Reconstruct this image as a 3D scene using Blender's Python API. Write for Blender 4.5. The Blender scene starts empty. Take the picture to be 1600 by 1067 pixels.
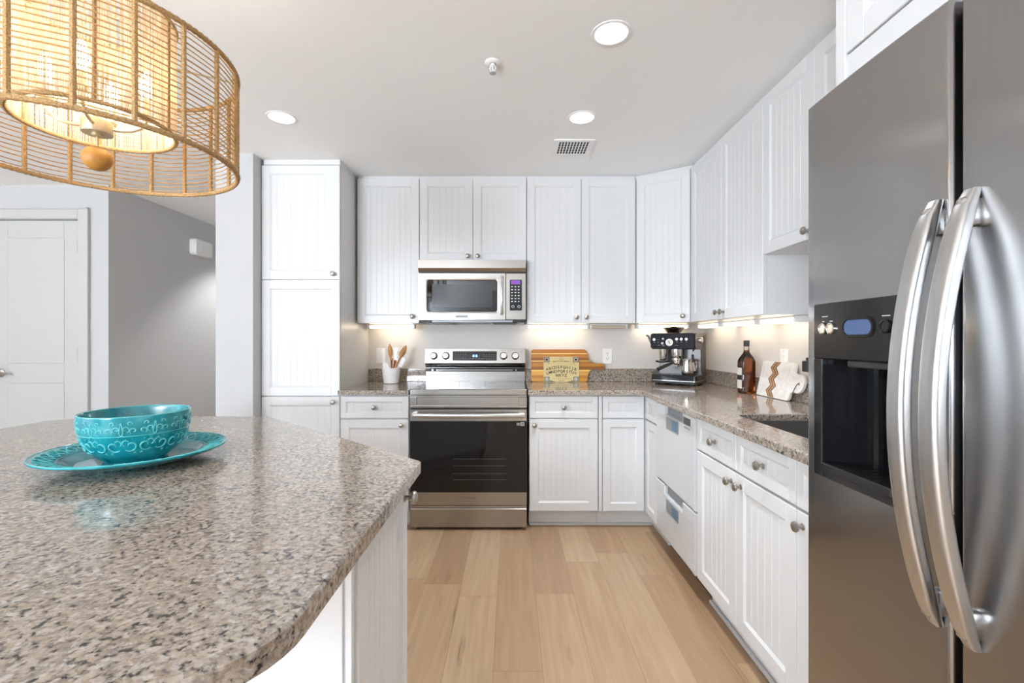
import bpy, bmesh, math, random
from mathutils import Matrix, Vector
random.seed(7)
PI = math.pi
SC = bpy.context.scene
COL = SC.collection

# ------------------------------------------------------------------ camera, world, light, exposure
cam_d = bpy.data.cameras.new('camera')
cam = bpy.data.objects.new('camera', cam_d)
COL.objects.link(cam)
cam.location = (0, 0, 1.232)
cam.rotation_euler = (PI / 2, 0, 0)
cam_d.sensor_width = 36.0
cam_d.lens = 36.0 * 725 / 1600
cam_d.shift_y = -0.0009
cam_d.clip_start = 0.02
SC.camera = cam
SC.view_settings.view_transform = 'Standard'
SC.view_settings.look = 'None'
SC.view_settings.exposure = 1.08
SC.view_settings.gamma = 1.0
SC.view_settings.use_curve_mapping = False
world = bpy.data.worlds.new('sky_world')
SC.world = world
world.use_nodes = True
world.node_tree.nodes['Background'].inputs[0].default_value = (0.72, 0.84, 1.0, 1)
world.node_tree.nodes['Background'].inputs[1].default_value = 1.5


def area(name, loc, rot, sx, sy, power, color=(1, 1, 1), spread=PI):
    d = bpy.data.lights.new(name, 'AREA')
    d.shape = 'RECTANGLE'
    d.size, d.size_y = sx, sy
    d.energy = power
    d.color = color
    d.spread = spread
    o = bpy.data.objects.new(name, d)
    COL.objects.link(o)
    o.location = loc
    o.rotation_euler = rot
    return o


def spot(name, loc, power, size_deg=120, blend=0.6, color=(1, 1, 1), radius=0.05):
    d = bpy.data.lights.new(name, 'SPOT')
    d.energy = power
    d.spot_size = math.radians(size_deg)
    d.spot_blend = blend
    d.color = color
    d.shadow_soft_size = radius
    o = bpy.data.objects.new(name, d)
    COL.objects.link(o)
    o.location = loc
    return o


# added fill lights standing in for daylight, by the invented rear and left windows
# (tilted steeply upwards to brighten the ceiling)
UP = math.radians(72)
DAY = (0.81, 0.905, 1.0)
area('added_day_fill', (-2.45, -4.05, 1.30), (PI / 2 + UP, 0, 0), 0.9, 1.6, 270, DAY)
area('added_day_fill', (-3.75, -4.05, 1.30), (PI / 2 + UP, 0, 0), 0.9, 1.6, 70, DAY)
area('added_day_fill', (-5.05, -1.2, 1.30), (PI / 2 + UP, 0, -PI / 2), 2.8, 1.6, 75, DAY)
SC.cycles.diffuse_bounces = 8
SC.cycles.max_bounces = 14
SC.cycles.transparent_max_bounces = 16

# ------------------------------------------------------------------ materials


def srgb(r, g, b):
    f = lambda c: c / 12.92 if c <= 0.04045 else ((c + 0.055) / 1.055) ** 2.4
    return (f(r / 255), f(g / 255), f(b / 255), 1)


class NT:
    def __init__(self, name):
        self.m = bpy.data.materials.new(name)
        self.m.use_nodes = True
        self.t = self.m.node_tree
        self.b = self.t.nodes['Principled BSDF']
        self.out = self.t.nodes['Material Output']

    def n(self, typ, **kw):
        nd = self.t.nodes.new(typ)
        for k, v in kw.items():
            setattr(nd, k, v)
        return nd

    def l(self, a, b):
        self.t.links.new(a, b)

    def coord(self, scale=(1, 1, 1), space='Object'):
        tc = self.n('ShaderNodeTexCoord')
        mp = self.n('ShaderNodeMapping')
        mp.inputs['Scale'].default_value = scale
        self.l(tc.outputs[space], mp.inputs[0])
        return mp.outputs[0]

    def noise(self, vec, scale, detail=3, rough=0.5):
        nd = self.n('ShaderNodeTexNoise')
        nd.inputs['Scale'].default_value = scale
        nd.inputs['Detail'].default_value = detail
        nd.inputs['Roughness'].default_value = rough
        self.l(vec, nd.inputs['Vector'])
        return nd.outputs['Fac']

    def ramp(self, fac, stops, interp='LINEAR'):
        nd = self.n('ShaderNodeValToRGB')
        cr = nd.color_ramp
        cr.interpolation = interp
        while len(cr.elements) < len(stops):
            cr.elements.new(0.5)
        for e, (p, c) in zip(cr.elements, stops):
            e.position = p
            e.color = c if len(c) == 4 else (*c, 1)
        self.l(fac, nd.inputs[0])
        return nd.outputs[0]

    def mix(self, fac, a, b, mode='MIX'):
        nd = self.n('ShaderNodeMix', data_type='RGBA', blend_type=mode)
        for s, v in ((nd.inputs[0], fac), (nd.inputs[6], a), (nd.inputs[7], b)):
            if hasattr(v, 'links') or hasattr(v, 'is_linked'):
                self.l(v, s)
            else:
                s.default_value = v
        return nd.outputs[2]

    def math(self, op, a, b=0.0):
        nd = self.n('ShaderNodeMath', operation=op)
        for s, v in ((nd.inputs[0], a), (nd.inputs[1], b)):
            if hasattr(v, 'is_linked'):
                self.l(v, s)
            else:
                s.default_value = v
        return nd.outputs[0]

    def bump(self, h, strength=0.2, dist=0.001):
        nd = self.n('ShaderNodeBump')
        nd.inputs['Strength'].default_value = strength
        nd.inputs['Distance'].default_value = dist
        self.l(h, nd.inputs['Height'])
        self.l(nd.outputs[0], self.b.inputs['Normal'])


def plain(name, col, rough=0.5, metal=0.0, spec=0.5, noise=0.0, nscale=30, bump=0.0, coat=0.0):
    k = NT(name)
    b = k.b
    b.inputs['Roughness'].default_value = rough
    b.inputs['Metallic'].default_value = metal
    b.inputs['Specular IOR Level'].default_value = spec
    b.inputs['Coat Weight'].default_value = coat
    v = k.coord()
    f = k.noise(v, nscale, 3)
    c0 = tuple(max(0, c * (1 - noise)) for c in col[:3]) + (1,)
    c1 = tuple(min(1, c * (1 + noise)) for c in col[:3]) + (1,)
    k.l(k.ramp(f, [(0.3, c0), (0.7, c1)]), b.inputs['Base Color'])
    if bump:
        k.bump(f, bump)
    return k.m


def emit(name, col, strength):
    k = NT(name)
    k.b.inputs['Base Color'].default_value = (*col, 1)
    k.b.inputs['Emission Color'].default_value = (*col, 1)
    k.b.inputs['Emission Strength'].default_value = strength
    return k.m


def steel(name, col, rough, brush=(3, 3, 260), strength=0.08, var=1.0, streak=0.0):
    k = NT(name)
    k.b.inputs['Metallic'].default_value = 1
    v = k.coord(brush)
    f = k.noise(v, 1.0, 4, 0.6)
    k.l(k.ramp(f, [(0.3, tuple(c * (1 - .06 * var) for c in col) + (1,)), (0.7, tuple(min(1, c * (1 + .04 * var)) for c in col) + (1,))]), k.b.inputs['Base Color'])
    r = k.math('MULTIPLY_ADD', f, 0.10 * var)
    r.node.inputs[2].default_value = rough - 0.05 * var
    k.l(r, k.b.inputs['Roughness'])
    if strength > 0:
        k.bump(f, strength, 0.0006)
    if streak > 0:          # vertical grain: highlights stretch sideways
        t = k.n('ShaderNodeCombineXYZ')
        t.inputs[1].default_value = 1.0
        k.l(t.outputs[0], k.b.inputs['Tangent'])
        k.b.inputs['Anisotropic'].default_value = streak
    return k.m


def granite():
    k = NT('granite_speckled')
    v = k.coord()
    warp = k.n('ShaderNodeTexNoise')
    warp.inputs['Scale'].default_value = 70
    warp.inputs['Detail'].default_value = 3
    k.l(v, warp.inputs['Vector'])
    sub = k.n('ShaderNodeVectorMath', operation='SUBTRACT')
    k.l(warp.outputs['Color'], sub.inputs[0])
    sub.inputs[1].default_value = (0.5, 0.5, 0.5)
    sc = k.n('ShaderNodeVectorMath', operation='SCALE')
    sc.inputs['Scale'].default_value = 0.022
    k.l(sub.outputs[0], sc.inputs[0])
    add = k.n('ShaderNodeVectorMath', operation='ADD')
    k.l(v, add.inputs[0])
    k.l(sc.outputs[0], add.inputs[1])

    def cells(scale):
        vo = k.n('ShaderNodeTexVoronoi')
        vo.inputs['Scale'].default_value = scale
        k.l(add.outputs[0], vo.inputs['Vector'])
        sp = k.n('ShaderNodeSeparateColor')
        k.l(vo.outputs['Color'], sp.inputs[0])
        return sp.outputs[0]
    big = k.ramp(cells(150), [(0.0, srgb(174, 161, 149)), (0.28, srgb(157, 143, 129)), (0.5, srgb(146, 128, 110)),
                              (0.66, srgb(130, 122, 117)), (0.80, srgb(183, 175, 167)), (0.93, srgb(121, 103, 88))], 'CONSTANT')
    soft = k.ramp(k.noise(v, 95, 4, 0.6), [(0.3, srgb(105, 96, 90)), (0.5, srgb(154, 142, 129)), (0.7, srgb(185, 175, 163))])
    big = k.mix(0.45, big, soft)
    small = k.noise(v, 112, 3, 0.55)
    mod = k.noise(v, 26, 3)
    val = k.math('ADD', small, k.math('MULTIPLY', k.math('SUBTRACT', mod, 0.5), 0.22))
    grey = k.ramp(val, [(0.40, (1, 1, 1)), (0.50, (0, 0, 0))])
    dark = k.ramp(val, [(0.345, (1, 1, 1)), (0.405, (0, 0, 0))])
    c = k.mix(k.math('MULTIPLY', grey, 0.75), big, srgb(109, 100, 93))
    c = k.mix(k.math('MULTIPLY', dark, 0.92), c, srgb(43, 40, 40))
    pale = k.ramp(k.noise(v, 80, 3), [(0.60, (0, 0, 0)), (0.66, (1, 1, 1))])
    c = k.mix(k.math('MULTIPLY', pale, 0.6), c, srgb(192, 187, 181))
    k.l(c, k.b.inputs['Base Color'])
    k.b.inputs['Roughness'].default_value = 0.09
    k.b.inputs['Specular IOR Level'].default_value = 0.6
    return k.m


def oak_floor():
    k = NT('oak_plank_floor')
    tc = k.n('ShaderNodeTexCoord')
    sp = k.n('ShaderNodeSeparateXYZ')
    k.l(tc.outputs['Object'], sp.inputs[0])
    X, Y = sp.outputs[0], sp.outputs[1]
    W, L = 0.185, 1.22
    xs = k.math('DIVIDE', k.math('ADD', X, 0.07), W)
    ix = k.math('FLOOR', xs)
    fx = k.math('FRACT', xs)
    wn = k.n('ShaderNodeTexWhiteNoise', noise_dimensions='1D')
    k.l(ix, wn.inputs['W'])
    ys = k.math('ADD', k.math('DIVIDE', Y, L), wn.outputs['Value'])
    iy = k.math('FLOOR', ys)
    fy = k.math('FRACT', ys)
    cb = k.n('ShaderNodeCombineXYZ')
    k.l(ix, cb.inputs[0])
    k.l(iy, cb.inputs[1])
    wn2 = k.n('ShaderNodeTexWhiteNoise', noise_dimensions='3D')
    k.l(cb.outputs[0], wn2.inputs['Vector'])
    tone = k.ramp(wn2.outputs['Value'], [(0.0, srgb(162, 132, 102)), (0.5, srgb(175, 145, 113)), (1.0, srgb(185, 158, 128))])
    off = k.n('ShaderNodeVectorMath', operation='MULTIPLY_ADD')
    k.l(wn2.outputs['Color'], off.inputs[0])
    off.inputs[1].default_value = (40, 40, 40)
    k.l(tc.outputs['Object'], off.inputs[2])
    mp = k.n('ShaderNodeMapping')
    mp.inputs['Scale'].default_value = (26, 1.3, 1)
    k.l(off.outputs[0], mp.inputs[0])
    g1 = k.noise(mp.outputs[0], 1.6, 6, 0.62)
    mp2 = k.n('ShaderNodeMapping')
    mp2.inputs['Scale'].default_value = (9, 0.9, 1)
    k.l(off.outputs[0], mp2.inputs[0])
    g2 = k.noise(mp2.outputs[0], 1.5, 4, 0.6)
    c = k.mix(k.ramp(g1, [(0.35, (0, 0, 0)), (0.75, (0.42, 0.42, 0.42))]), tone, srgb(136, 106, 76))
    crack = k.ramp(g2, [(0.29, (1, 1, 1)), (0.36, (0, 0, 0))])
    c = k.mix(k.math('MULTIPLY', crack, 0.6), c, srgb(108, 80, 57))
    light = k.ramp(g2, [(0.55, (0, 0, 0)), (0.8, (0.5, 0.5, 0.5))])
    c = k.mix(light, c, srgb(195, 169, 138))
    ex = k.math('MINIMUM', fx, k.math('SUBTRACT', 1.0, fx))
    ey = k.math('MULTIPLY', k.math('MINIMUM', fy, k.math('SUBTRACT', 1.0, fy)), L / W)
    e = k.math('MINIMUM', ex, ey)
    seam = k.ramp(e, [(0.003, (1, 1, 1)), (0.009, (0, 0, 0))])
    c = k.mix(k.math('MULTIPLY', seam, 0.55), c, srgb(108, 82, 60))
    k.l(c, k.b.inputs['Base Color'])
    k.b.inputs['Roughness'].default_value = 0.38
    k.bump(g1, 0.12, 0.001)
    return k.m


def wood(name, c0, c1, scale=(3, 40, 40), streak=6, rough=0.4):
    k = NT(name)
    v = k.coord(scale)
    f = k.noise(v, 1.0, 5, 0.6)
    k.l(k.ramp(f, [(0.3, c0), (0.7, c1)]), k.b.inputs['Base Color'])
    k.b.inputs['Roughness'].default_value = rough
    return k.m


def acacia():
    # edge-glued strips of different tones running along the board
    k = NT('acacia_strips')
    tc = k.n('ShaderNodeTexCoord')
    sp = k.n('ShaderNodeSeparateXYZ')
    k.l(tc.outputs['Object'], sp.inputs[0])
    z = k.math('MULTIPLY', sp.outputs[2], 1 / 0.25)
    st = [(0.0, srgb(205, 148, 63)), (0.12, srgb(190, 125, 49)), (0.2, srgb(214, 161, 74)), (0.33, srgb(236, 201, 118)), (0.37, srgb(148, 93, 40)),
          (0.47, srgb(196, 136, 59)), (0.57, srgb(176, 114, 48)), (0.63, srgb(238, 208, 125)), (0.66, srgb(150, 98, 44)), (0.75, srgb(184, 119, 48)),
          (0.86, srgb(240, 212, 129)), (0.89, srgb(176, 110, 42))]
    base = k.ramp(z, st, 'CONSTANT')
    mp = k.n('ShaderNodeMapping')
    mp.inputs['Scale'].default_value = (5, 60, 90)
    k.l(tc.outputs['Object'], mp.inputs[0])
    f = k.noise(mp.outputs[0], 1.0, 5, 0.6)
    c = k.mix(k.ramp(f, [(0.4, (0, 0, 0)), (0.75, (0.5, 0.5, 0.5))]), base, srgb(130, 74, 32))
    k.l(c, k.b.inputs['Base Color'])
    k.b.inputs['Roughness'].default_value = 0.38
    return k.m


def marble():
    k = NT('white_marble')
    v = k.coord()
    f = k.noise(v, 28, 8, 0.7)
    k.l(k.ramp(f, [(0.35, srgb(216, 212, 209)), (0.5, srgb(230, 227, 223)), (0.7, srgb(242, 240, 237))]), k.b.inputs['Base Color'])
    k.b.inputs['Roughness'].default_value = 0.3
    return k.m


def rope():
    k = NT('twisted_seagrass_rope')
    v = k.coord()
    f = k.noise(v, 260, 4, 0.7)
    k.l(k.ramp(f, [(0.3, srgb(128, 96, 58)), (0.5, srgb(178, 142, 96)), (0.72, srgb(206, 176, 128))]), k.b.inputs['Base Color'])
    k.b.inputs['Roughness'].default_value = 0.85
    k.bump(f, 0.6, 0.002)
    return k.m


def glaze():
    k = NT('turquoise_glaze')
    v = k.coord()
    f = k.noise(v, 18, 4, 0.6)
    k.l(k.ramp(f, [(0.3, srgb(7, 112, 126)), (0.55, srgb(24, 140, 151)), (0.75, srgb(56, 160, 167))]), k.b.inputs['Base Color'])
    k.b.inputs['Roughness'].default_value = 0.07
    k.b.inputs['Coat Weight'].default_value = 0.5
    k.b.inputs['Coat Roughness'].default_value = 0.03
    return k.m


def glassy(name, col, rough=0.0, ior=1.45):
    k = NT(name)
    k.b.inputs['Base Color'].default_value = (*col, 1)
    k.b.inputs['Transmission Weight'].default_value = 1
    k.b.inputs['Roughness'].default_value = rough
    k.b.inputs['IOR'].default_value = ior
    return k.m


def pane_glass(name, tint, opacity):
    k = NT(name)
    tr = k.n('ShaderNodeBsdfTransparent')
    tr.inputs[0].default_value = (*tint, 1)
    gl = k.n('ShaderNodeBsdfGlossy')
    gl.inputs['Roughness'].default_value = 0.02
    mx = k.n('ShaderNodeMixShader')
    fr = k.n('ShaderNodeFresnel')
    k.l(fr.outputs[0], mx.inputs[0])
    k.l(tr.outputs[0], mx.inputs[1])
    k.l(gl.outputs[0], mx.inputs[2])
    k.l(mx.outputs[0], k.out.inputs['Surface'])
    return k.m


def strand():
    # dried grass strands glow a little when lit from behind
    k = NT('pale_grass_strand')
    v = k.coord((90, 90, 6))
    f = k.noise(v, 1.0, 3)
    c = k.ramp(f, [(0.3, srgb(222, 202, 172)), (0.7, srgb(244, 234, 216))])
    k.l(c, k.b.inputs['Base Color'])
    k.b.inputs['Roughness'].default_value = 0.8
    tl = k.n('ShaderNodeBsdfTranslucent')
    k.l(c, tl.inputs[0])
    mx = k.n('ShaderNodeMixShader')
    mx.inputs[0].default_value = 0.5
    k.l(k.b.outputs[0], mx.inputs[1])
    k.l(tl.outputs[0], mx.inputs[2])
    k.l(mx.outputs[0], k.out.inputs['Surface'])
    return k.m


M = {}
M['cab'] = plain('white_cabinet_paint', srgb(216, 217, 218), 0.32, noise=0.006, nscale=8)
M['wall'] = plain('soft_white_wall_paint', srgb(188, 189, 190), 0.75, noise=0.008, nscale=60, bump=0.03)
M['splash'] = plain('warm_white_wall_paint', srgb(214, 210, 206), 0.6, noise=0.008, nscale=60, bump=0.03)
M['greywall'] = plain('grey_wall_paint', srgb(200, 201, 203), 0.75, noise=0.008, nscale=60, bump=0.03)
M['ceil'] = plain('flat_white_ceiling_paint', srgb(244, 246, 247), 0.9, noise=0.005, nscale=40, bump=0.02)
M['trim'] = plain('white_trim_paint', srgb(188, 188, 187), 0.35, noise=0.004)
M['floor'] = oak_floor()
M['toe_shade'] = plain('toe_shade_brown', srgb(112, 82, 60), 0.5, noise=0.1)  # recess shadow and floor reflection under the dishwasher put into the colour
M['granite'] = granite()
M['steel'] = steel('brushed_steel', (0.42, 0.40, 0.38), 0.24, (3, 3, 260), .03, .6)
M['steelv'] = steel('fridge_steel', (0.38, 0.372, 0.37), 0.2, (300, 300, 1.5), 0.0, 0.35, 0.85)
M['steelbar'] = steel('satin_handle_steel', (0.60, 0.60, 0.60), 0.30, (200, 200, 3), 0.03)
M['chrome'] = plain('polished_chrome', (0.75, 0.74, 0.73, 1), 0.12, 1.0, noise=0.02)
M['nickel'] = plain('satin_nickel', (0.42, 0.39, 0.36, 1), 0.3, 1.0, noise=0.05)
M['black'] = plain('gloss_black_plastic', (0.012, 0.012, 0.013, 1), 0.12, noise=0.05, nscale=12)
M['ovenglass'] = plain('black_oven_glass', (0.006, 0.006, 0.007, 1), 0.04, noise=0.05, nscale=12)
M['mattblack'] = plain('matt_black_plastic', (0.02, 0.02, 0.021, 1), 0.5, noise=0.1)
M['darkgrey'] = plain('dark_grey_enamel', (0.06, 0.06, 0.062, 1), 0.4, noise=0.1)
M['espresso'] = plain('black_steel_shell', (0.012, 0.012, 0.016, 1), 0.35, 0.0, 0.15, noise=0.05)
M['darksteel'] = steel('dark_brushed_steel', (0.17, 0.165, 0.16), 0.3, (3, 3, 260), .03, .6)
M['taupe'] = plain('smoky_side_shell', (0.10, 0.09, 0.085, 1), 0.3, 0.6, noise=0.05)
M['white'] = plain('white_plastic', srgb(240, 240, 240), 0.3, noise=0.005)
M['gloss_white'] = plain('gloss_white_enamel', srgb(206, 208, 210), 0.10, noise=0.004, coat=0.4)
M['ceramic'] = plain('white_ceramic', srgb(240, 236, 234), 0.2, noise=0.02)
M['lightgrey'] = plain('light_grey_plastic', srgb(176, 180, 184), 0.35, noise=0.03)
M['midgrey'] = plain('mid_grey_plastic', srgb(128, 131, 134), 0.35, noise=0.03)
M['print'] = plain('pale_print', srgb(200, 202, 204), 0.5, noise=0.02)
M['dimprint'] = plain('dim_grey_print', srgb(112, 112, 114), 0.5, noise=0.02)
M['darkprint'] = plain('dark_print', (0.02, 0.018, 0.015, 1), 0.6, noise=0.05)
M['greyprint'] = plain('grey_engraved_print', srgb(90, 90, 92), 0.4, noise=0.02)
M['tan'] = plain('tan_parchment_board', srgb(205, 186, 134), 0.5, noise=0.05, nscale=90)
M['olive'] = plain('grey_green_print', srgb(120, 116, 92), 0.5, noise=0.12, nscale=160)
M['greymed'] = plain('grey_brown_print', srgb(126, 110, 92), 0.5, noise=0.12, nscale=160)
M['acacia'] = acacia()
M['wood_dark'] = wood('walnut_strip', srgb(96, 60, 36), srgb(126, 84, 52))
M['wood_light'] = wood('maple_strip', srgb(184, 144, 106), srgb(204, 168, 130))
M['spoonwood'] = wood('olive_wood', srgb(186, 128, 74), srgb(222, 170, 110), (30, 30, 6))
M['spoondark'] = wood('streaked_olive_wood', srgb(146, 94, 50), srgb(210, 152, 88), (60, 60, 8))
M['ballwood'] = wood('honey_wood', srgb(168, 114, 46), srgb(192, 138, 64), (40, 40, 60), rough=0.5)
M['copper'] = plain('copper', (0.62, 0.25, 0.14, 1), 0.25, 1.0, noise=0.05)
M['marble'] = marble()
M['leather'] = plain('brown_leather_cord', srgb(110, 72, 48), 0.7, noise=0.15, nscale=200)
M['rope'] = rope()
M['cord'] = plain('thin_jute_cord', srgb(190, 150, 98), 0.85, noise=0.2, nscale=200)
M['strand'] = strand()
M['brass'] = plain('champagne_metal', srgb(206, 192, 162), 0.35, 0.7, noise=0.04)
M['glaze'] = glaze()
M['relief'] = plain('pale_turquoise_relief', srgb(92, 186, 190), 0.1, noise=0.15, nscale=60)
M['bottleglass'] = glassy('clear_bottle_glass', (0.98, 0.97, 0.95))
M['whiskey'] = glassy('amber_liquid', (0.46, 0.13, 0.03), 0, 1.34)
M['labelwhite'] = plain('paper_label', srgb(220, 216, 206), 0.6, noise=0.04)
M['smoke'] = glassy('smoky_hopper_plastic', (0.45, 0.40, 0.36), 0.05)
M['sinksteel'] = steel('sink_steel', (0.30, 0.29, 0.28), 0.42, (4, 200, 200), 0.03)
M['windowpane'] = pane_glass('window_glass', (1, 1, 1), 0)
M['uc_on'] = emit('warm_light_lens', (1.0, 0.84, 0.62), 2.8)
M['uc_off'] = plain('unlit_light_lens', srgb(214, 200, 182), 0.4, noise=0.03)
M['bulb'] = emit('glowing_filament_bulb', (1.0, 0.92, 0.80), 40.0)
M['can_on'] = emit('bright_light_lens', (1.0, 0.98, 0.95), 3.0)
M['can_dim'] = emit('light_lens', (1.0, 0.98, 0.95), 2.6)
M['reflector'] = plain('white_fluted_reflector', srgb(246, 246, 245), 0.15, noise=0.04, nscale=60)
M['lcd_purple'] = emit('violet_display', (0.17, 0.05, 0.32), 0.25)
M['lcd_blue'] = emit('blue_display_digits', (0.18, 0.38, 1.0), 2.5)
M['lcd_slate'] = emit('slate_blue_display', (0.05, 0.085, 0.18), 0.25)
M['lcd_pale'] = emit('pale_blue_display', (0.09, 0.15, 0.22), 0.10)
M['ventdark'] = plain('dark_duct', (0.03, 0.03, 0.03, 1), 0.8, noise=0.1)
M['gasket'] = plain('dark_gasket', (0.02, 0.02, 0.025, 1), 0.5, noise=0.1)

# ------------------------------------------------------------------ mesh helpers


class MB:
    def __init__(self, mtx=None):
        self.bm = bmesh.new()
        self.mtx = mtx or Matrix.Identity(4)

    def add(self, verts, faces, mi=0):
        vs = [self.bm.verts.new(self.mtx @ Vector(v)) for v in verts]
        for f in faces:
            try:
                fc = self.bm.faces.new([vs[i] for i in f])
                fc.material_index = mi
            except ValueError:
                pass
        return self

    def box(self, x0, x1, y0, y1, z0, z1, bev=0.0, mi=0, seg=1):
        vs = [(x, y, z) for z in (z0, z1) for y in (y0, y1) for x in (x0, x1)]
        fs = [(0, 2, 3, 1), (4, 5, 7, 6), (0, 1, 5, 4), (2, 6, 7, 3), (0, 4, 6, 2), (1, 3, 7, 5)]
        if bev <= 0:
            return self.add(vs, fs, mi)
        t = bmesh.new()
        tv = [t.verts.new(v) for v in vs]
        for f in fs:
            t.faces.new([tv[i] for i in f])
        bmesh.ops.bevel(t, geom=list(t.edges), offset=bev, segments=seg, profile=0.5, affect='EDGES')
        t.verts.index_update()
        self.add([v.co.copy() for v in t.verts], [[v.index for v in f.verts] for f in t.faces], mi)
        t.free()
        return self

    def lathe(self, prof, c=(0, 0, 0), axis='z', seg=24, mi=0, sx=1, sy=1, cap=True):
        vs, fs = [], []
        n = len(prof)
        for k in range(seg):
            a = 2 * PI * k / seg
            for r, h in prof:
                p = (r * math.cos(a) * sx, r * math.sin(a) * sy, h)
                if axis == '-y':
                    p = (p[0], -p[2], p[1])
                elif axis == '-x':
                    p = (-p[2], p[0], p[1])
                elif axis == 'x':
                    p = (p[2], p[0], p[1])
                vs.append((p[0] + c[0], p[1] + c[1], p[2] + c[2]))
        for k in range(seg):
            k2 = (k + 1) % seg
            for i in range(n - 1):
                fs.append((k * n + i, k2 * n + i, k2 * n + i + 1, k * n + i + 1))
        if cap:
            if prof[0][0] > 1e-5:
                fs.append([k * n for k in range(seg)][::-1])
            if prof[-1][0] > 1e-5:
                fs.append([k * n + n - 1 for k in range(seg)])
        return self.add(vs, fs, mi)

    def tube(self, pts, r, seg=8, closed=False, mi=0, rx=None, up=None):
        pts = [Vector(p) for p in pts]
        n = len(pts)
        vs, fs = [], []
        prev = None
        for i, p in enumerate(pts):
            a = pts[(i - 1) % n] if (closed or i > 0) else p
            b = pts[(i + 1) % n] if (closed or i < n - 1) else p
            t = (b - a).normalized()
            u = Vector(up) if up else (prev if prev is not None else (Vector((0, 0, 1)) if abs(t.z) < 0.9 else Vector((1, 0, 0))))
            u = (u - t * u.dot(t)).normalized()
            prev = u
            w = t.cross(u)
            rr = r[i] if isinstance(r, (list, tuple)) else r
            r2 = rr if rx is None else (rx[i] if isinstance(rx, (list, tuple)) else rx)
            for k in range(seg):
                an = 2 * PI * k / seg
                vs.append(p + u * (rr * math.cos(an)) + w * (r2 * math.sin(an)))
        m = n if closed else n - 1
        for i in range(m):
            j = (i + 1) % n
            for k in range(seg):
                k2 = (k + 1) % seg
                fs.append((i * seg + k, i * seg + k2, j * seg + k2, j * seg + k))
        if not closed:
            fs.append(list(range(seg))[::-1])
            fs.append([(n - 1) * seg + k for k in range(seg)])
        return self.add(vs, fs, mi)

    def loft(self, rings, mi=0, cap=True):
        n = len(rings[0])
        vs = [p for r in rings for p in r]
        fs = []
        for i in range(len(rings) - 1):
            for k in range(n):
                k2 = (k + 1) % n
                fs.append((i * n + k, i * n + k2, (i + 1) * n + k2, (i + 1) * n + k))
        if cap:
            fs.append(list(range(n))[::-1])
            fs.append([(len(rings) - 1) * n + k for k in range(n)])
        return self.add(vs, fs, mi)

    def prism(self, outer, z0, z1, holes=(), plane='xy', mi=0, ch=0.0):
        def P(p, h):
            return {'xy': (p[0], p[1], h), 'xz': (p[0], h, p[1]), 'yz': (h, p[0], p[1])}[plane]
        t = bmesh.new()
        loops = [outer] + list(holes)

        def inset(poly, d):
            out = []
            n = len(poly)
            ar = sum(poly[i][0] * poly[(i + 1) % n][1] - poly[(i + 1) % n][0] * poly[i][1] for i in range(n))
            s = 1 if ar > 0 else -1
            for i in range(n):
                p0, p1, p2 = Vector(poly[i - 1]), Vector(poly[i]), Vector(poly[(i + 1) % n])
                e1, e2 = (p1 - p0).normalized(), (p2 - p1).normalized()
                n1, n2 = Vector((-e1.y, e1.x)) * s, Vector((-e2.y, e2.x)) * s
                q = (n1 + n2) / max(0.3, 1 + n1.dot(n2))
                out.append((p1.x + q.x * d, p1.y + q.y * d))
            return out

        def cap(h, lp):
            b2 = bmesh.new()
            es = []
            for poly in lp:
                vv = [b2.verts.new((p[0], p[1], 0)) for p in poly]
                for i in range(len(vv)):
                    es.append(b2.edges.new((vv[i], vv[(i + 1) % len(vv)])))
            bmesh.ops.triangle_fill(b2, use_beauty=True, use_dissolve=False, edges=es)
            b2.verts.index_update()
            self.add([P((v.co.x, v.co.y), h) for v in b2.verts], [[v.index for v in f.verts] for f in b2.faces], mi)
            b2.free()

        def wall(pa, ha, pb, hb):
            n = len(pa)
            self.add([P(p, ha) for p in pa] + [P(p, hb) for p in pb],
                     [(i, (i + 1) % n, n + (i + 1) % n, n + i) for i in range(n)], mi)
        if ch > 0:
            top = [inset(outer, ch)] + [inset(h_, -ch) for h_ in holes]
            cap(z1, top)
            cap(z0, loops)
            for a, b in zip(loops, top):
                wall(a, z0, a, z1 - ch)
                wall(a, z1 - ch, b, z1)
        else:
            cap(z0, loops)
            cap(z1, loops)
            for a in loops:
                wall(a, z0, a, z1)
        t.free()
        return self

    def build(self, name, mats, parent=None, world=False, loc=None, rot=None, smooth=True, angle=32):
        bmesh.ops.remove_doubles(self.bm, verts=self.bm.verts, dist=1e-5)
        bmesh.ops.recalc_face_normals(self.bm, faces=self.bm.faces)
        if world and parent is not None:
            inv = (Matrix.Translation(parent.location) @ parent.rotation_euler.to_matrix().to_4x4()).inverted()
            self.bm.transform(inv)
        me = bpy.data.meshes.new(name)
        self.bm.to_mesh(me)
        self.bm.free()
        if not isinstance(mats, (list, tuple)):
            mats = [mats]
        for m_ in mats:
            me.materials.append(m_)
        if smooth:
            me.polygons.foreach_set('use_smooth', [True] * len(me.polygons))
            me.set_sharp_from_angle(angle=math.radians(angle))
        o = bpy.data.objects.new(name, me)
        COL.objects.link(o)
        if parent is not None:
            o.parent = parent
        if loc is not None:
            o.location = loc
        if rot is not None:
            o.rotation_euler = rot
        return o


def mesh_copy(src, parent, loc):
    o = src.copy()
    COL.objects.link(o)
    o.parent = parent
    o.location = loc
    return o


def thing(name, label, cat, loc=(0, 0, 0), rz=0.0, group=None):
    o = bpy.data.objects.new(name, None)
    o.empty_display_size = 0.05
    COL.objects.link(o)
    o.location = loc
    o.rotation_euler = (0, 0, rz)
    return tag(o, label, cat, group)


def tag(o, label, cat, group=None):
    o['label'] = label
    o['category'] = cat
    if group:
        o['group'] = group
    return o


def struct(o):
    o['kind'] = 'structure'
    return o


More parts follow.
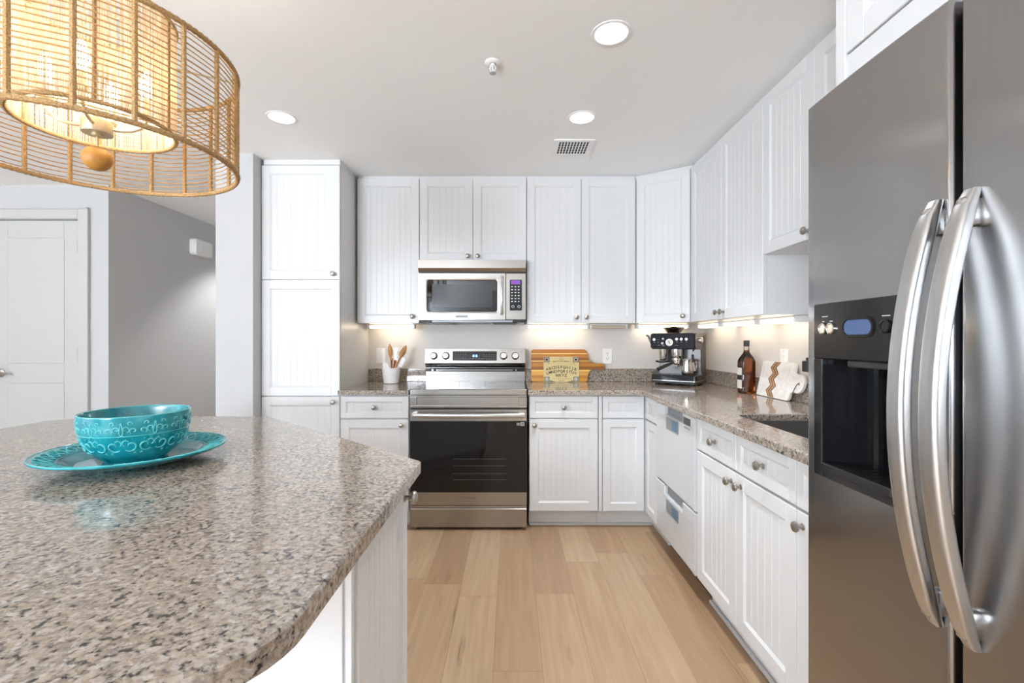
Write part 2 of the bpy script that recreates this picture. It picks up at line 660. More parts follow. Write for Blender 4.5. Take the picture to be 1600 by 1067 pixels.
def tmesh(body, size, extrude=0.0004, align='CENTER', bold=0.0):
    cu = bpy.data.curves.new('lettering', 'FONT')
    cu.body = body
    cu.size = size
    cu.extrude = extrude
    cu.align_x = align
    cu.offset = bold * size
    cu.align_y = 'CENTER'
    cu.resolution_u = 2
    ob = bpy.data.objects.new('lettering', cu)
    COL.objects.link(ob)
    bpy.context.view_layer.update()
    dg = bpy.context.evaluated_depsgraph_get()
    me = bpy.data.meshes.new_from_object(ob.evaluated_get(dg))
    vs = [v.co.copy() for v in me.vertices]
    fs = [list(p.vertices) for p in me.polygons]
    bpy.data.objects.remove(ob)
    bpy.data.curves.remove(cu)
    bpy.data.meshes.remove(me)
    return vs, fs


def text(mb, body, size, mtx, mi=0, bold=0.0):
    vs, fs = tmesh(body, size, bold=bold)
    mb.add([mtx @ v for v in vs], fs, mi)


FRONT = Matrix.Rotation(PI / 2, 4, 'X')          # lettering that reads from -y


def arc(cx, cy, r, a0, a1, n):
    return [(cx + r * math.cos(a0 + (a1 - a0) * i / n), cy + r * math.sin(a0 + (a1 - a0) * i / n)) for i in range(n + 1)]


def rrect(x0, x1, y0, y1, r, n=5):
    return (arc(x1 - r, y0 + r, r, -PI / 2, 0, n) + arc(x1 - r, y1 - r, r, 0, PI / 2, n)
            + arc(x0 + r, y1 - r, r, PI / 2, PI, n) + arc(x0 + r, y0 + r, r, PI, 1.5 * PI, n))


# ------------------------------------------------------------------ the room
BY, RX, CZ = 3.66, 1.52, 2.42                      # back wall, right wall, ceiling height
CANS = [(0.3835, 1.794, 'dim'), (0.3716, 2.472, 'dim'), (-1.2275, 2.472, 'on'), (-2.50, 4.95, 'on')]
struct(MB().box(-5.6, 1.62, -4.6, 6.1, -0.1, 0).build('floor', M['floor']))
holes = [arc(x, y, 0.068, 0, 2 * PI * 27 / 28, 27) for x, y, k in CANS]
struct(MB().prism([(-5.6, -4.6), (1.62, -4.6), (1.62, 6.1), (-5.6, 6.1)], CZ, CZ + 0.10, holes).build('ceiling', M['ceil'], smooth=False))
struct(MB().box(-1.645, RX, BY, BY + 0.1, 0, CZ).build('wall_back', M['splash']))
struct(MB().box(RX, RX + 0.1, -4.6, BY + 0.1, 0, CZ).build('wall_right', M['splash']))
struct(MB().box(-1.882, -1.645, 2.947, 6.0, 0, CZ).build('wall_middle', M['wall']))
struct(MB().box(-3.18, -3.08, 3.64, 6.0, 0, CZ).build('wall_hall_left', M['greywall']))
struct(MB().box(-3.08, -3.079, 3.541, 3.64, 0, CZ).build('wall_hall_corner', M['greywall']))
struct(MB().box(-3.18, -1.645, 6.0, 6.1, 0, CZ).build('wall_hall_back', M['wall']))
struct(MB().prism([(-5.6, 0), (-3.08, 0), (-3.08, CZ), (-5.6, CZ)], 3.54, 3.64,
                  [[(-3.965, 0.002), (-3.30, 0.002), (-3.30, 2.155), (-3.965, 2.155)]], 'xz').build('wall_left_back', M['wall'], smooth=False))
struct(MB().prism([(-4.6, 0), (3.54, 0), (3.54, CZ), (-4.6, CZ)], -5.6, -5.5, [[(-2.6, 0.4), (0.2, 0.4), (0.2, 2.3), (-2.6, 2.3)]], 'yz').build('wall_left', M['wall'], smooth=False))
struct(MB().prism([(-5.6, 0), (1.62, 0), (1.62, CZ), (-5.6, CZ)], -4.6, -4.5,
                  [[(-3.0, 0.25), (-1.9, 0.25), (-1.9, 2.35), (-3.0, 2.35)], [(-4.3, 0.25), (-3.2, 0.25), (-3.2, 2.35), (-4.3, 2.35)]], 'xz').build('wall_rear', M['wall'], smooth=False))


def added_window_unit(name, a0, a1, z0, z1, at, axis, n):  # unseen windows, added behind the view only to bring in daylight
    root = struct(thing(name, 'large white framed window, unseen and added to let in daylight', 'window', (0, 0, 0)))
    del root['label'], root['category']
    f = MB()
    g = MB()

    def bx(mb, u0, u1, w0, w1, d0, d1):
        if axis == 'y':
            mb.box(u0, u1, at + d0, at + d1, w0, w1)
        else:
            mb.box(at + d0, at + d1, u0, u1, w0, w1)
    bx(f, a0, a1, z0, z0 + .06, -.06, .0)
    bx(f, a0, a1, z1 - .06, z1, -.06, .0)
    for i in range(n + 1):
        u = a0 + (a1 - a0 - .06) * i / n
        bx(f, u, u + .06, z0 + .06, z1 - .06, -.06, .0)
    bx(g, a0 + .05, a1 - .05, z0 + .05, z1 - .05, -.034, -.028)
    f.build('window_frame', M['trim'], root)
    g.build('pane', M['windowpane'], root)


added_window_unit('window_added_1', -3.0, -1.9, 0.25, 2.35, -4.52, 'y', 2)
added_window_unit('window_added_2', -4.3, -3.2, 0.25, 2.35, -4.52, 'y', 2)
added_window_unit('window_added_3', -2.6, 0.2, 0.4, 2.3, -5.52, 'x', 3)

# hall door with its casing
d = struct(thing('door_1', 'white two panel interior door', 'door', (-3.63, 3.56, 0)))
del d['label'], d['category']
x0, x1, zt = -3.962, -3.303, 2.148
mb = MB()
mb.box(x0, x1, 3.558, 3.575, .012, zt)
st = .115
for a, b, c, e in ((x0, x0 + st, .012, zt), (x1 - st, x1, .012, zt), (x0 + st, x1 - st, .012, .22), (x0 + st, x1 - st, .905, 1.06), (x0 + st, x1 - st, zt - .135, zt)):
    mb.box(a, b, 3.54, 3.558, c, e, .003)
for c, e in ((.22, .905), (1.06, zt - .135)):
    mb.loft([[(x0 + st + i, y, c + i), (x1 - st - i, y, c + i), (x1 - st - i, y, e - i), (x0 + st + i, y, e - i)] for i, y in ((.0, 3.5405), (.012, 3.555), (.030, 3.556), (.048, 3.546))])
mb.build('door_panel', M['trim'], d, True)
for z in (1.945, 1.12, .28):
    MB().box(x1 - .008, x1 + .012, 3.532, 3.541, z - .05, z + .05, .002).lathe([(.006, -.05), (.006, .05)], (x1 + .002, 3.53, z), seg=10).build('hinge', M['nickel'], d, True)
hd = MB()
hx, hz = x0 + .062, 0.986
hd.lathe([(.034, 0), (.034, .006), (.026, .012), (.012, .014), (.012, .05)], (hx, 3.54, hz), '-y', 20)
hd.tube([(hx - .012, 3.487, hz), (hx + .02, 3.485, hz + .002), (hx + .06, 3.486, hz + .002), (hx + .10, 3.492, hz - .004)], [.013, .012, .010, .008], 10)
hd.build('handle', M['nickel'], d, True)
tr = MB()
cw = .085
tr.box(-3.30, -3.30 + cw, 3.522, 3.54, 0, 2.158 + cw, .004).box(-3.965 - cw, -3.965, 3.522, 3.54, 0, 2.158 + cw, .004).box(-3.965, -3.30, 3.522, 3.54, 2.158, 2.158 + cw, .004)
tr.box(-3.30 + cw - .014, -3.30 + cw, 3.514, 3.524, 0, 2.158 + cw, .003).box(-3.965 - cw, -3.30 + cw, 3.514, 3.524, 2.158 + cw - .014, 2.158 + cw, .003)
struct(tr.build('trim_1', M['trim']))
struct(MB().box(-3.30 + cw, -3.08, 3.525, 3.54, 0, .13, .003).box(-5.5, -3.965 - cw, 3.525, 3.54, 0, .13, .003).build('baseboard_left', M['trim']))
struct(MB().box(-1.882, -1.65, 2.933, 2.947, 0, .13, .003).build('baseboard_middle', M['trim']))
struct(MB().box(-3.08, -3.066, 3.66, 6.0, 0, .13, .003).build('baseboard_hall', M['trim']))

# ------------------------------------------------------------------ cabinets
_doors = {}
_knob = [None]


def door_mesh(w, h, t=.02, stile=.056, bead=.044):
    mb = MB()
    mb.box(0, w, .0125, t, 0, h)
    b = .0018
    mb.box(0, stile, 0, .013, 0, h, b).box(w - stile, w, 0, .013, 0, h, b)
    mb.box(stile - .001, w - stile + .001, 0, .013, 0, stile, b).box(stile - .001, w - stile + .001, 0, .013, h - stile, h, b)
    # inset beaded panel: V grooves running up the panel
    a, e = stile, w - stile
    n = max(2, round((e - a) / bead))
    py, gy, gw = .0075, .0088, .0017
    prof = [(a, py)]
    for i in range(1, n):
        x = a + (e - a) * i / n
        prof += [(x - gw, py), (x, gy), (x + gw, py)]
    prof.append((e, py))
    vs = [(x, y, z) for z in (stile, h - stile) for x, y in prof]
    k = len(prof)
    mb.add(vs, [(i, i + 1, k + i + 1, k + i) for i in range(k - 1)])
    # small ogee bead round the inside of the frame
    s = stile
    mb.loft([[(s + i, y, s + i), (w - s - i, y, s + i), (w - s - i, y, h - s - i), (s + i, y, h - s - i)] for i, y in ((0, .002), (.004, .0045), (.008, .0073))], cap=False)
    return mb


def add_knob(parent, x, z, y=0.0):
    if _knob[0] is None:
        mb = MB()
        mb.lathe([(.0105, 0), (.0105, .002), (.006, .005), (.0055, .013), (.008, .016), (.0145, .019), (.0165, .024), (.0150, .029), (.009, .0325), (0, .0335)], (0, 0, 0), '-y', 20)
        _knob[0] = mb.build('knob', M['nickel'], parent)
        _knob[0].location = (x, y, z)
        return _knob[0]
    return mesh_copy(_knob[0], parent, (x, y, z))


def add_door(root, kind, x, z, w, h, knob=None, loc_y=0.0, rz=0.0, xy=None, stile=None):
    st = stile or (.056 if kind == 'door' else .036)
    key = (round(w, 4), round(h, 4), st)
    if key not in _doors:
        o = door_mesh(w, h, stile=st).build(kind, M['cab'], root)
        _doors[key] = o
    else:
        o = bpy.data.objects.new(kind, _doors[key].data)
        COL.objects.link(o)
        o.parent = root
    o.location = (x, loc_y, z) if xy is None else (xy[0], xy[1], z)
    o.rotation_euler = (0, 0, rz)
    if knob:
        add_knob(o, knob[0], knob[1])
    return o


def cab(name, label, loc, rz, w, z0, z1, depth, doors, toe=False, group=None, cat='cabinet', toe_mat='cab', hollow=False):
    r = thing(name, label, cat, (loc[0], loc[1], z0), rz, group)
    h = z1 - z0
    b = MB()
    if hollow:
        b.box(0, w, .0215, .0385, .115, h).box(0, .017, .0385, depth, .115, h).box(w - .017, w, .0385, depth, .115, h)
        b.box(.017, w - .017, .0385, depth, .115, .132).box(.017, w - .017, depth - .006, depth, .132, h)
    elif toe:
        b.box(0, w, .0215, depth, .115, h)
    else:
        b.box(0, w, .0215, depth, 0, h)
    b.build('body', M['cab'], r)
    if toe:
        MB().box(0, w, .072, .09, 0.0005, .1145).build('toe_board', M[toe_mat], r)
    for kind, a, e, za, zb, kn in doors:
        add_door(r, kind, a, za - z0, e - a, zb - za, None if kn is None else (kn[0] - a, kn[1] - za))
    return r


UZ0, UZ1, UT = 1.357, CZ - .001, 2.394
g = .0015
UG = 'beadboard wall cabinets'
BG = 'beadboard base cabinets'
# pantry tower
r = cab('pantry_cabinet', 'tall white beadboard pantry cupboard at left end of the kitchen run', (-1.643, 3.04), 0, .515, 0, 2.385, .62 - .001, [
    ('door', g, .515 - g, 1.634, 2.381, (.475, 1.668)),
    ('door', g, .515 - g, .870, 1.628, None),
    ('door', g, .515 - g, .119, .864, (.475, .83))], toe=True)
MB().box(.012, .515, .004, .619, 2.385, CZ - .0005, .002).build('crown_strip', M['cab'], r)
# wall cabinets on the back wall
yU, dU = 3.33, .33
cab('wall_cabinet', 'white wall cabinet with one door, between the tall pantry and the microwave', (-1.112, yU), 0, .446, UZ0, UZ1, dU, [('door', g, .446 - g, UZ0, UT, (.400, UZ0 + .048))], group=UG)
cab('wall_cabinet', 'short two-door white wall cabinet directly above the microwave', (-.664, yU), 0, .768, 1.802, UZ1, dU,
    [('door', g, .384 - g, 1.802, UT, (.348, 1.836)), ('door', .384 + g, .768 - g, 1.802, UT, (.42, 1.836))], group=UG)
cab('wall_cabinet', 'two-door white wall cabinet right of the microwave, above the cutting board', (.106, yU), 0, .781, UZ0, UZ1, dU,
    [('door', g, .3905 - g, UZ0, UT, (.355, UZ0 + .042)), ('door', .3905 + g, .781 - g, UZ0, UT, (.426, UZ0 + .042))], group=UG)
# diagonal corner wall cabinet
A, B = Vector((.892, 3.33)), Vector((1.203, 3.125))
ang = math.atan2(B.y - A.y, B.x - A.x)
wd = (B - A).length
r = thing('corner_wall_cabinet', 'white angled corner wall cabinet above the coffee machine', 'cabinet', (A.x, A.y, UZ0), ang, UG)
nrm = Vector((-math.sin(ang), math.cos(ang))) * .0215
mb = MB()
mb.prism([(A.x + nrm.x, A.y + nrm.y), (B.x + nrm.x, B.y + nrm.y), (RX - .001, B.y + .002), (RX - .001, BY - .001), (A.x - .002, BY - .001), (A.x - .002, A.y + .03)], UZ0, UZ1)
mb.build('body', M['cab'], r, True)
add_door(r, 'door', .002, 0, wd - .006, UT - UZ0, (wd - .05, .042))
# right run wall cabinets
XU = 1.205
cab('wall_cabinet', 'two-door white wall cabinet on the right wall, above the whiskey bottle', (XU, 3.118), -PI / 2, .888, UZ0, UZ1, RX - XU - .001,
    [('door', g, .444 - g, UZ0, UT, (.412, UZ0 + .04)), ('door', .444 + g, .888 - g, UZ0, UT, (.476, UZ0 + .04))], group=UG)
cab('wall_cabinet', 'short high white wall cabinet over the sink on the right wall', (XU, 2.229), -PI / 2, .76, 1.644, UZ1, RX - XU - .001,
    [('door', g, .38 - g, 1.644, UT, (.345, 1.678)), ('door', .38 + g, .76 - g, 1.644, UT, (.415, 1.678))], group=UG)
r = cab('fridge_top_cabinet', 'deep white cabinet above the steel refrigerator', (.80, 1.148), -PI / 2, .93, 1.80, UZ1, RX - .80 - .001,
        [('door', .036, .463, 1.919, UT, None), ('door', .466, .893, 1.919, UT, None)])
MB().box(0, .034, .0, .022, 0, UZ1 - 1.8, .002).box(.896, .93, .0, .022, 0, UZ1 - 1.8, .002).box(.034, .896, .004, .022, 0, .116, .002).build('face_frame', M['cab'], r)
tag(MB().box(.802, RX - .001, 1.122, 1.147, .0005, 1.799).build('fridge_side_panel', M['cab']), 'white tall side panel between base cabinets and refrigerator', 'panel')

# base cabinets, back wall
yB, zC = 3.03, .8795
dB = BY - yB - .001
cab('base_cabinet', 'narrow white base cabinet left of the range, under the utensil crock', (-1.124, yB), 0, .452, 0, zC, dB,
    [('drawer', .004, .449, .726, .868, (.2265, .797)), ('door', .004, .449, .119, .716, (.405, .68))], toe=True, group=BG)
cab('base_cabinet', 'white base cabinet right of the range with one drawer and one door', (.112, yB), 0, .452, 0, zC, dB,
    [('drawer', .003, .449, .726, .868, (.226, .797)), ('door', .003, .449, .119, .716, (.035, .68))], toe=True, group=BG)
# inner-corner base cabinet
XR = .87
r = thing('corner_base_cabinet', 'white inner-corner base cabinet below the coffee machine', 'cabinet', (.87, 3.03, 0), 0, BG)
mb = MB()
mb.prism([(.566, yB + .0215), (XR + .0215, yB + .0215), (XR + .0215, 2.792), (RX - .001, 2.792), (RX - .001, BY - .001), (.566, BY - .001)], .115, zC)
mb.box(.566, .588, yB + .002, yB + .022, .119, .868, .001)
mb.build('body', M['cab'], r, True)
MB().prism([(.566, yB + .072), (XR + .072, yB + .072), (XR + .072, 2.792), (XR + .09, 2.792), (XR + .09, yB + .09), (.566, yB + .09)], .0005, .1145).build('toe_board', M['cab'], r, True)
for kind, za, zb in (('drawer', .726, .868), ('door', .119, .716)):
    add_door(r, kind, 0, za, .270, zb - za, None, xy=(.593 - .87, 0), stile=.036 if kind == 'drawer' else .05)
    add_door(r, kind, 0, za, .234, zb - za, None, rz=-PI / 2, xy=(0, -.003), stile=.036 if kind == 'drawer' else .05)
# right run
cab('base_cabinet', 'wide white sink base cabinet with two doors and two knobbed false drawers', (XR, 2.182), -PI / 2, .76, 0, zC, RX - XR - .001,
    [('drawer', g, .378, .726, .868, (.192, .797)), ('drawer', .381, .76 - g, .726, .868, (.572, .797)),
     ('door', g, .378, .119, .716, (.342, .675)), ('door', .381, .76 - g, .119, .716, (.417, .675))], toe=True, group=BG, hollow=True)
cab('base_cabinet', 'white base cabinet partly hidden behind the refrigerator', (XR, 1.420), -PI / 2, .272, 0, zC, RX - XR - .001,
    [('drawer', g, .27, .726, .868, None), ('door', g, .27, .119, .716, (.032, .675))], toe=True, group=BG)
struct(MB().box(.114, .93, 3.086, 3.1005, .0005, .018, .004).box(-1.643, -.68, 3.09, 3.101, .0005, .018, .004).box(.925, .9405, 1.15, 2.18, .0005, .018, .004).build('trim_2', M['trim']))

# dishwasher: two stacked drawers
r = thing('drawer_dishwasher', 'white double-drawer dishwasher left of the sink cabinet', 'dishwasher', (XR, 2.788, 0), -PI / 2)
MB().box(.003, .597, .032, .60, .115, .876).build('body', M['gloss_white'], r)
MB().box(.0, .60, .085, .10, .0005, .1145).build('toe_board', M['toe_shade'], r)
for za, zb, ctl in ((.422, .866, True), (.117, .412, False)):
    mb = MB()
    zs = zb - .052
    # front skin with a scooped finger pull at its top edge
    mb.box(.004, .596, -.004, .03, za, zs, .004)
    mb.box(.004, .15, -.004, .03, zs - .004, zb, .003).box(.43, .596, -.004, .03, zs - .004, zb, .003)
    mb.box(.149, .431, .022, .03, zs - .004, zb)
    mb.add([(.15, -.003, zs), (.43, -.003, zs), (.43, .022, zs + .004), (.15, .022, zs + .004)], [(0, 1, 2, 3)])
    mb.box(.566, .596, -.006, .0, za + .001, zb - .001, .002)
    dr = mb.build('drawer', M['gloss_white'], r)
    MB().box(.152, .428, .0165, .0215, zs + .005, zb - .002, .001).build('finger_pull', M['midgrey'], dr)
    zc = zb - .09 if ctl else zb - .10
    MB().box(.19, .375, -.0075, -.0035, zc - .034, zc + .034, .002).build('control_plate', M['midgrey'], dr)
    MB().box(.285, .365, -.0085, -.0070, zc - .027, zc + .027, .0005).build('display', M['lcd_pale'], dr)
    if ctl:
        MB().box(.446, .535, -.0055, -.0035, zb - .052, zb - .018, .0005).build('display', M['darkgrey'], dr)
        dm = MB()
        for i in range(4):
            dm.lathe([(.005, 0), (.005, .001), (0, .0015)], (.458 + i * .021, -.004, zb - .068), '-y', 10)
        dm.build('button', M['greyprint'], dr)

# ------------------------------------------------------------------ countertops, sink
CT0, CT1 = .880, .910
mb = MB()
mb.prism([(-1.124, BY - .002), (-1.124, 2.992), (-.668, 2.992), (-.668, BY - .002)][::-1], CT0, CT1, ch=.003)
o = mb.build('countertop', M['granite'])
tag(o, 'short granite countertop left of the range, holding the crock', 'countertop', 'speckled granite countertops')
MB().box(-1.124, -.668, BY - .022, BY - .002, CT1 + .0003, 1.012, .002).build('backsplash', M['granite'], o)
SX0, SX1, SY0, SY1 = .975, 1.375, 1.46, 2.035
sink_hole = rrect(SX0, SX1, SY0, SY1, .06, 6)
mb = MB()
inner = [(.104, BY - .002), (.104, 2.992)] + arc(.80, 2.957, .035, PI / 2, 0, 5) + [(.835, 1.150), (RX - .002, 1.150), (RX - .002, BY - .002)]
mb.prism(inner, CT0, CT1, [sink_hole], ch=.003)
o = mb.build('countertop', M['granite'])
tag(o, 'long L-shaped granite countertop with the sink cut into it', 'countertop', 'speckled granite countertops')
MB().box(.104, RX - .024, BY - .022, BY - .002, CT1 + .0003, 1.012, .002).build('backsplash', M['granite'], o)
MB().box(RX - .022, RX - .002, 1.150, BY - .002, CT1 + .0003, 1.012, .002).build('backsplash', M['granite'], o)
# undermount bowl
mb = MB()
rings = []
for ins, z, rr in ((-.012, CT0 - .0005, .07), (.004, CT0 - .0005, .058), (.006, .76, .06), (.014, .705, .06), (.045, .690, .05)):
    rings.append([(p[0], p[1], z) for p in rrect(SX0 + ins, SX1 - ins, SY0 + ins, SY1 - ins, rr, 6)])
mb.loft(rings, cap=False)
n = len(rings[-1])
mb.add(rings[-1], [list(range(n))])
o = mb.build('sink', M['sinksteel'])
tag(o, 'brushed steel undermount sink bowl in the right granite counter', 'sink')
MB().lathe([(.045, 0), (.045, .004), (.03, .003), (.028, .001), (0, .001)], (1.175, 1.73, .690), seg=20).build('drain', M['chrome'], o)

# island
r = thing('kitchen_island', 'white beadboard island under the large clipped-corner granite top', 'island', (-1.03, 1.2, 0))
ox = -.2925
mb = MB()
mb.prism([(ox, .81), (ox, 1.205), (-1.06, 1.92), (-1.80, 1.92), (-1.80, .81)], .115, .8795)
mb.box(ox - .001, ox + .014, .806, .822, .115, .8795, .001)
mb.prism([(ox - .05, .86), (ox - .05, 1.18), (-1.08, 1.87), (-1.75, 1.87), (-1.75, .86)], .0005, .116)
mb.build('body', M['cab'], r, True)
MB().box(-1.80, ox, .800, .8095, .0005, .8795, .001).build('back_panel', M['cab'], r, True)
dr = door_mesh(.382, .752, stile=.050, bead=.036).build('door', M['cab'], r)
dr.location = (ox + .0205 + 1.03, .824 - 1.2, .12)
dr.rotation_euler = (0, 0, PI / 2)
add_knob(dr, .350, .715)
cr = .13
poly = [(-.243, 1.236), (-1.03, 1.966), (-1.74, 1.966), (-1.86, 1.85), (-1.86, .425)] + arc(-.248 - cr, .425 + cr, cr, -PI / 2, 0, 10)
o = MB().prism(poly[::-1], .880, .912, ch=.004).build('island_countertop', M['granite'])
tag(o, 'huge foreground granite island top with rounded and clipped corners', 'countertop')

# ------------------------------------------------------------------ range
RXC = -.2825
r = thing('range_cooker', 'stainless electric range with black oven window, between base cabinets', 'range', (RXC, 3.008, 0))
hw = .379
MB().box(-hw + .004, hw - .004, .03, .648, .045, .899).build('body', M['darkgrey'], r)
ck = MB().box(-hw, hw, .004, .60, .9, .9165, .002).build('cooktop', M['ovenglass'], r)
for cx, cy, rr in ((-.19, .17, .11), (.19, .17, .09), (-.19, .43, .08), (.19, .43, .11)):
    MB().lathe([(rr, 0), (rr + .002, .0003), (rr + .004, 0)], (cx, cy, .9166), seg=40, cap=False).build('burner_ring', M['dimprint'], ck)
MB().box(-hw, hw, -.012, .006, .879, .917, .004).build('front_trim', M['steel'], r)
mb = MB()
mb.box(-hw, hw, .004, .03, .797, .879, .002)
# raised frame of the long recess under the cooktop edge
mb.box(-hw, hw, -.006, .005, .866, .879, .002).box(-hw, hw, -.006, .005, .797, .811, .002)
mb.box(-hw, -.335, -.006, .005, .811, .866, .002).box(.325, hw, -.006, .005, .811, .866, .002)
mb.build('upper_panel', M['steel'], r)
dr = MB().box(-hw, hw, 0, .028, .163, .250, .002).box(-hw, hw, 0, .028, .708, .787, .003).box(-hw, hw, .003, .028, .249, .709).build('oven_door', M['steel'], r)
MB().box(-hw + .001, hw - .001, -.002, .0025, .2505, .7075, .001).build('oven_window', M['ovenglass'], dr)
fr = MB()
for z in (.33, .37, .42, .465):
    fr.box(-.10, .245, -.0024, -.0021, z, z + .0012)
fr.build('rack', M['dimprint'], dr)
mb = MB()
n = 14
pts = [(-.345 + .69 * i / n, -.040 - .014 * math.sin(PI * i / n), .752) for i in range(n + 1)]
mb.tube(pts, .015, 12, rx=.009, up=(0, 0, 1))
for s in (-1, 1):
    mb.box(s * .345 - .018, s * .345 + .018, -.047, .001, .738, .766, .004)
mb.build('handle', M['steelbar'], dr)
t = MB()
text(t, 'SAMSUNG', .019, Matrix.Translation((0, -.0006, .212)) @ FRONT)
t.build('lettering', M['greyprint'], dr)
s_ = MB()
s_.box(.338, .362, -.0032, -.0021, .680, .703)
s_.box(.343, .357, -.0034, -.0032, .686, .698, mi=1).box(.347, .353, -.0036, -.0034, .689, .695)
for i in range(3):
    s_.box(.312, .334, -.0028, -.0021, .683 + i * .006, .686 + i * .006)
s_.build('sticker', [M['print'], M['darkprint']], dr)
MB().box(-hw, hw, .0, .03, .020, .142, .003).box(-hw, hw, .012, .03, .142, .158, .001).build('storage_drawer', M['steel'], r)
for s in (-1, 1):
    MB().lathe([(.022, 0.0005), (.022, .012), (.013, .014), (.013, .05)], (s * .33, .06, 0), seg=14).build('foot', M['mattblack'], r)
# backguard
mb = MB()
X0, X1 = -.384, .384
mb.prism([(.595, .917), (.648, .917), (.648, 1.168), (.556, 1.168), (.540, 1.060), (.575, 1.025), (.595, 1.022)], X0, X1, plane='yz')
bg = mb.build('backguard', M['steel'], r)
MB().box(X0 + .002, X1 - .002, .560, .5955, .994, 1.021, .001).build('vent_slot', M['black'], bg)
vb = MB().box(-.30, .29, .553, .561, 1.004, 1.009)
vb.box(-.335, -.32, .553, .561, 1.000, 1.012).box(-.30, -.285, .553, .561, 1.000, 1.012).box(.27, .278, .553, .561, 1.0, 1.012).box(.308, .318, .553, .561, 1.0, 1.012)
vb.build('vent_bracket', M['steel'], bg)
# control face is tilted; place parts on it
tilt = math.atan2(.016, .108)
CF = Matrix.Translation((0, .548, 1.114)) @ Matrix.Rotation(-tilt, 4, 'X')
mb = MB(CF)
mb.box(-.172, .166, -.003, .004, -.036, .036, .001)
dp = mb.build('display', M['black'], bg)
for gx0, gx1, gz in ((-.155, -.075, .022), (-.155, -.075, .008), (-.155, -.075, -.02), (-.04, .045, -.022), (.06, .15, .008), (.06, .15, -.006), (.06, .15, -.022)):
    x = gx0
    while x < gx1:
        w_ = random.uniform(.007, .014)
        MB(CF).box(x, x + w_, -.0036, -.0029, gz, gz + .003).build('marking', M['dimprint'], dp)
        x += w_ + .010
dg_ = MB(CF)
for x in (-.012, .010):
    dg_.box(x - .006, x + .006, -.0036, -.0029, .006, .009).box(x - .006, x + .006, -.0036, -.0029, -.008, -.005).box(x - .006, x + .006, -.0036, -.0029, -.0005, .002)
    dg_.box(x - .006, x - .003, -.0036, -.0029, -.008, .009).box(x + .003, x + .006, -.0036, -.0029, -.008, .009)
dg_.build('digit', M['lcd_blue'], dp)
for x in (-.317, -.224, .218, .308):
    mb = MB(CF @ Matrix.Translation((x, 0, 0)))
    mb.lathe([(.027, 0), (.027, .006), (.025, .008), (.023, .024), (.020, .028), (0, .028)], (0, 0, 0), '-y', 24)
    mb.box(-.005, .005, -.034, -.026, -.021, .021, .002)
    kn = mb.build('knob', M['chrome'], bg)
    mb = MB(CF @ Matrix.Translation((x, 0, 0)))
    mb.lathe([(.028, 0), (.0295, .003), (.028, .005)], (0, 0, 0), '-y', 24)
    mb.build('knob_skirt', M['mattblack'], kn)

# ------------------------------------------------------------------ microwave
r = thing('microwave', 'stainless over-the-range microwave with dark window and purple display', 'microwave', (-.2805, 3.257, 1.376))
zz = lambda y: (532 - y) / 222.6 + 1.232 - 1.376
MX = lambda x: (x - 800) / 222.6 + .2805
hw = .378
MB().box(-hw + .002, hw - .002, .024, .401, .0, .420).build('body', M['darkgrey'], r)
mb = MB()
mb.prism([(.0235, .421), (-.006, .421), (-.006, .365), (.012, .338), (.0235, .338)], -hw, hw, plane='yz')
mb.build('vent_hood', M['steel'], r)
# door front as a frame round the window
dx0, dx1, dz0, dz1 = -hw, MX(789.6), .002, zz(427)
wx0, wx1, wz0, wz1 = MX(665), MX(779), zz(489), zz(435)
mb = MB()
mb.prism(rrect(dx0, dx1, dz0, dz1, .006, 3), -.0, .023, [rrect(wx0, wx1, wz0, wz1, .014, 4)], plane='xz')
dr = mb.build('door', M['steel'], r)
mb = MB()
mb.loft([[(p[0], y, p[1]) for p in rrect(wx0 + i, wx1 - i, wz0 + i, wz1 - i, .014, 4)] for i, y in ((0, .0), (.003, -.003), (.008, -.002), (.011, .006))], cap=False)
mb.build('window_bezel', M['chrome'], dr)
wd_ = MB().box(wx0 + .009, wx1 - .009, .006, .012, wz0 + .009, wz1 - .009).build('window_glass', M['ovenglass'], dr)
ms = MB().box(wx0 + .045, wx1 - .045, .0052, .0058, wz0 + .040, wz1 - .040).build('window_screen', plain('grey_mesh_screen', (0.03, 0.032, 0.036, 1), .15, noise=.1, nscale=300), wd_)
hx = MX(784)
mb = MB()
mb.loft([[(p[0], y, p[1]) for p in rrect(hx - .0145 + i, hx + .0145 - i, zz(492) + i, zz(430.5) - i, .0135 - i, 6)] for i, y in ((0, .0), (.002, -.004), (.004, -.005), (.005, -.004))])
n = 10
mb.tube([(hx, -.006 - .022 * math.sin(PI * i / n) ** .6, zz(490) + (zz(432) - zz(490)) * i / n) for i in range(n + 1)], .0085, 12)
mb.build('handle', M['chrome'], dr)
mb = MB()
px0, px1, pz0, pz1 = MX(711.5), MX(731.5), zz(496.5), zz(492)
mb.box(px0, px1, -.0025, .001, pz0, pz1, .001)
text(mb, 'KitchenAid', .0155, Matrix.Translation(((px0 + px1) / 2, -.003, (pz0 + pz1) / 2)) @ FRONT, 1)
mb.build('nameplate', [M['lightgrey'], M['greyprint']], dr)
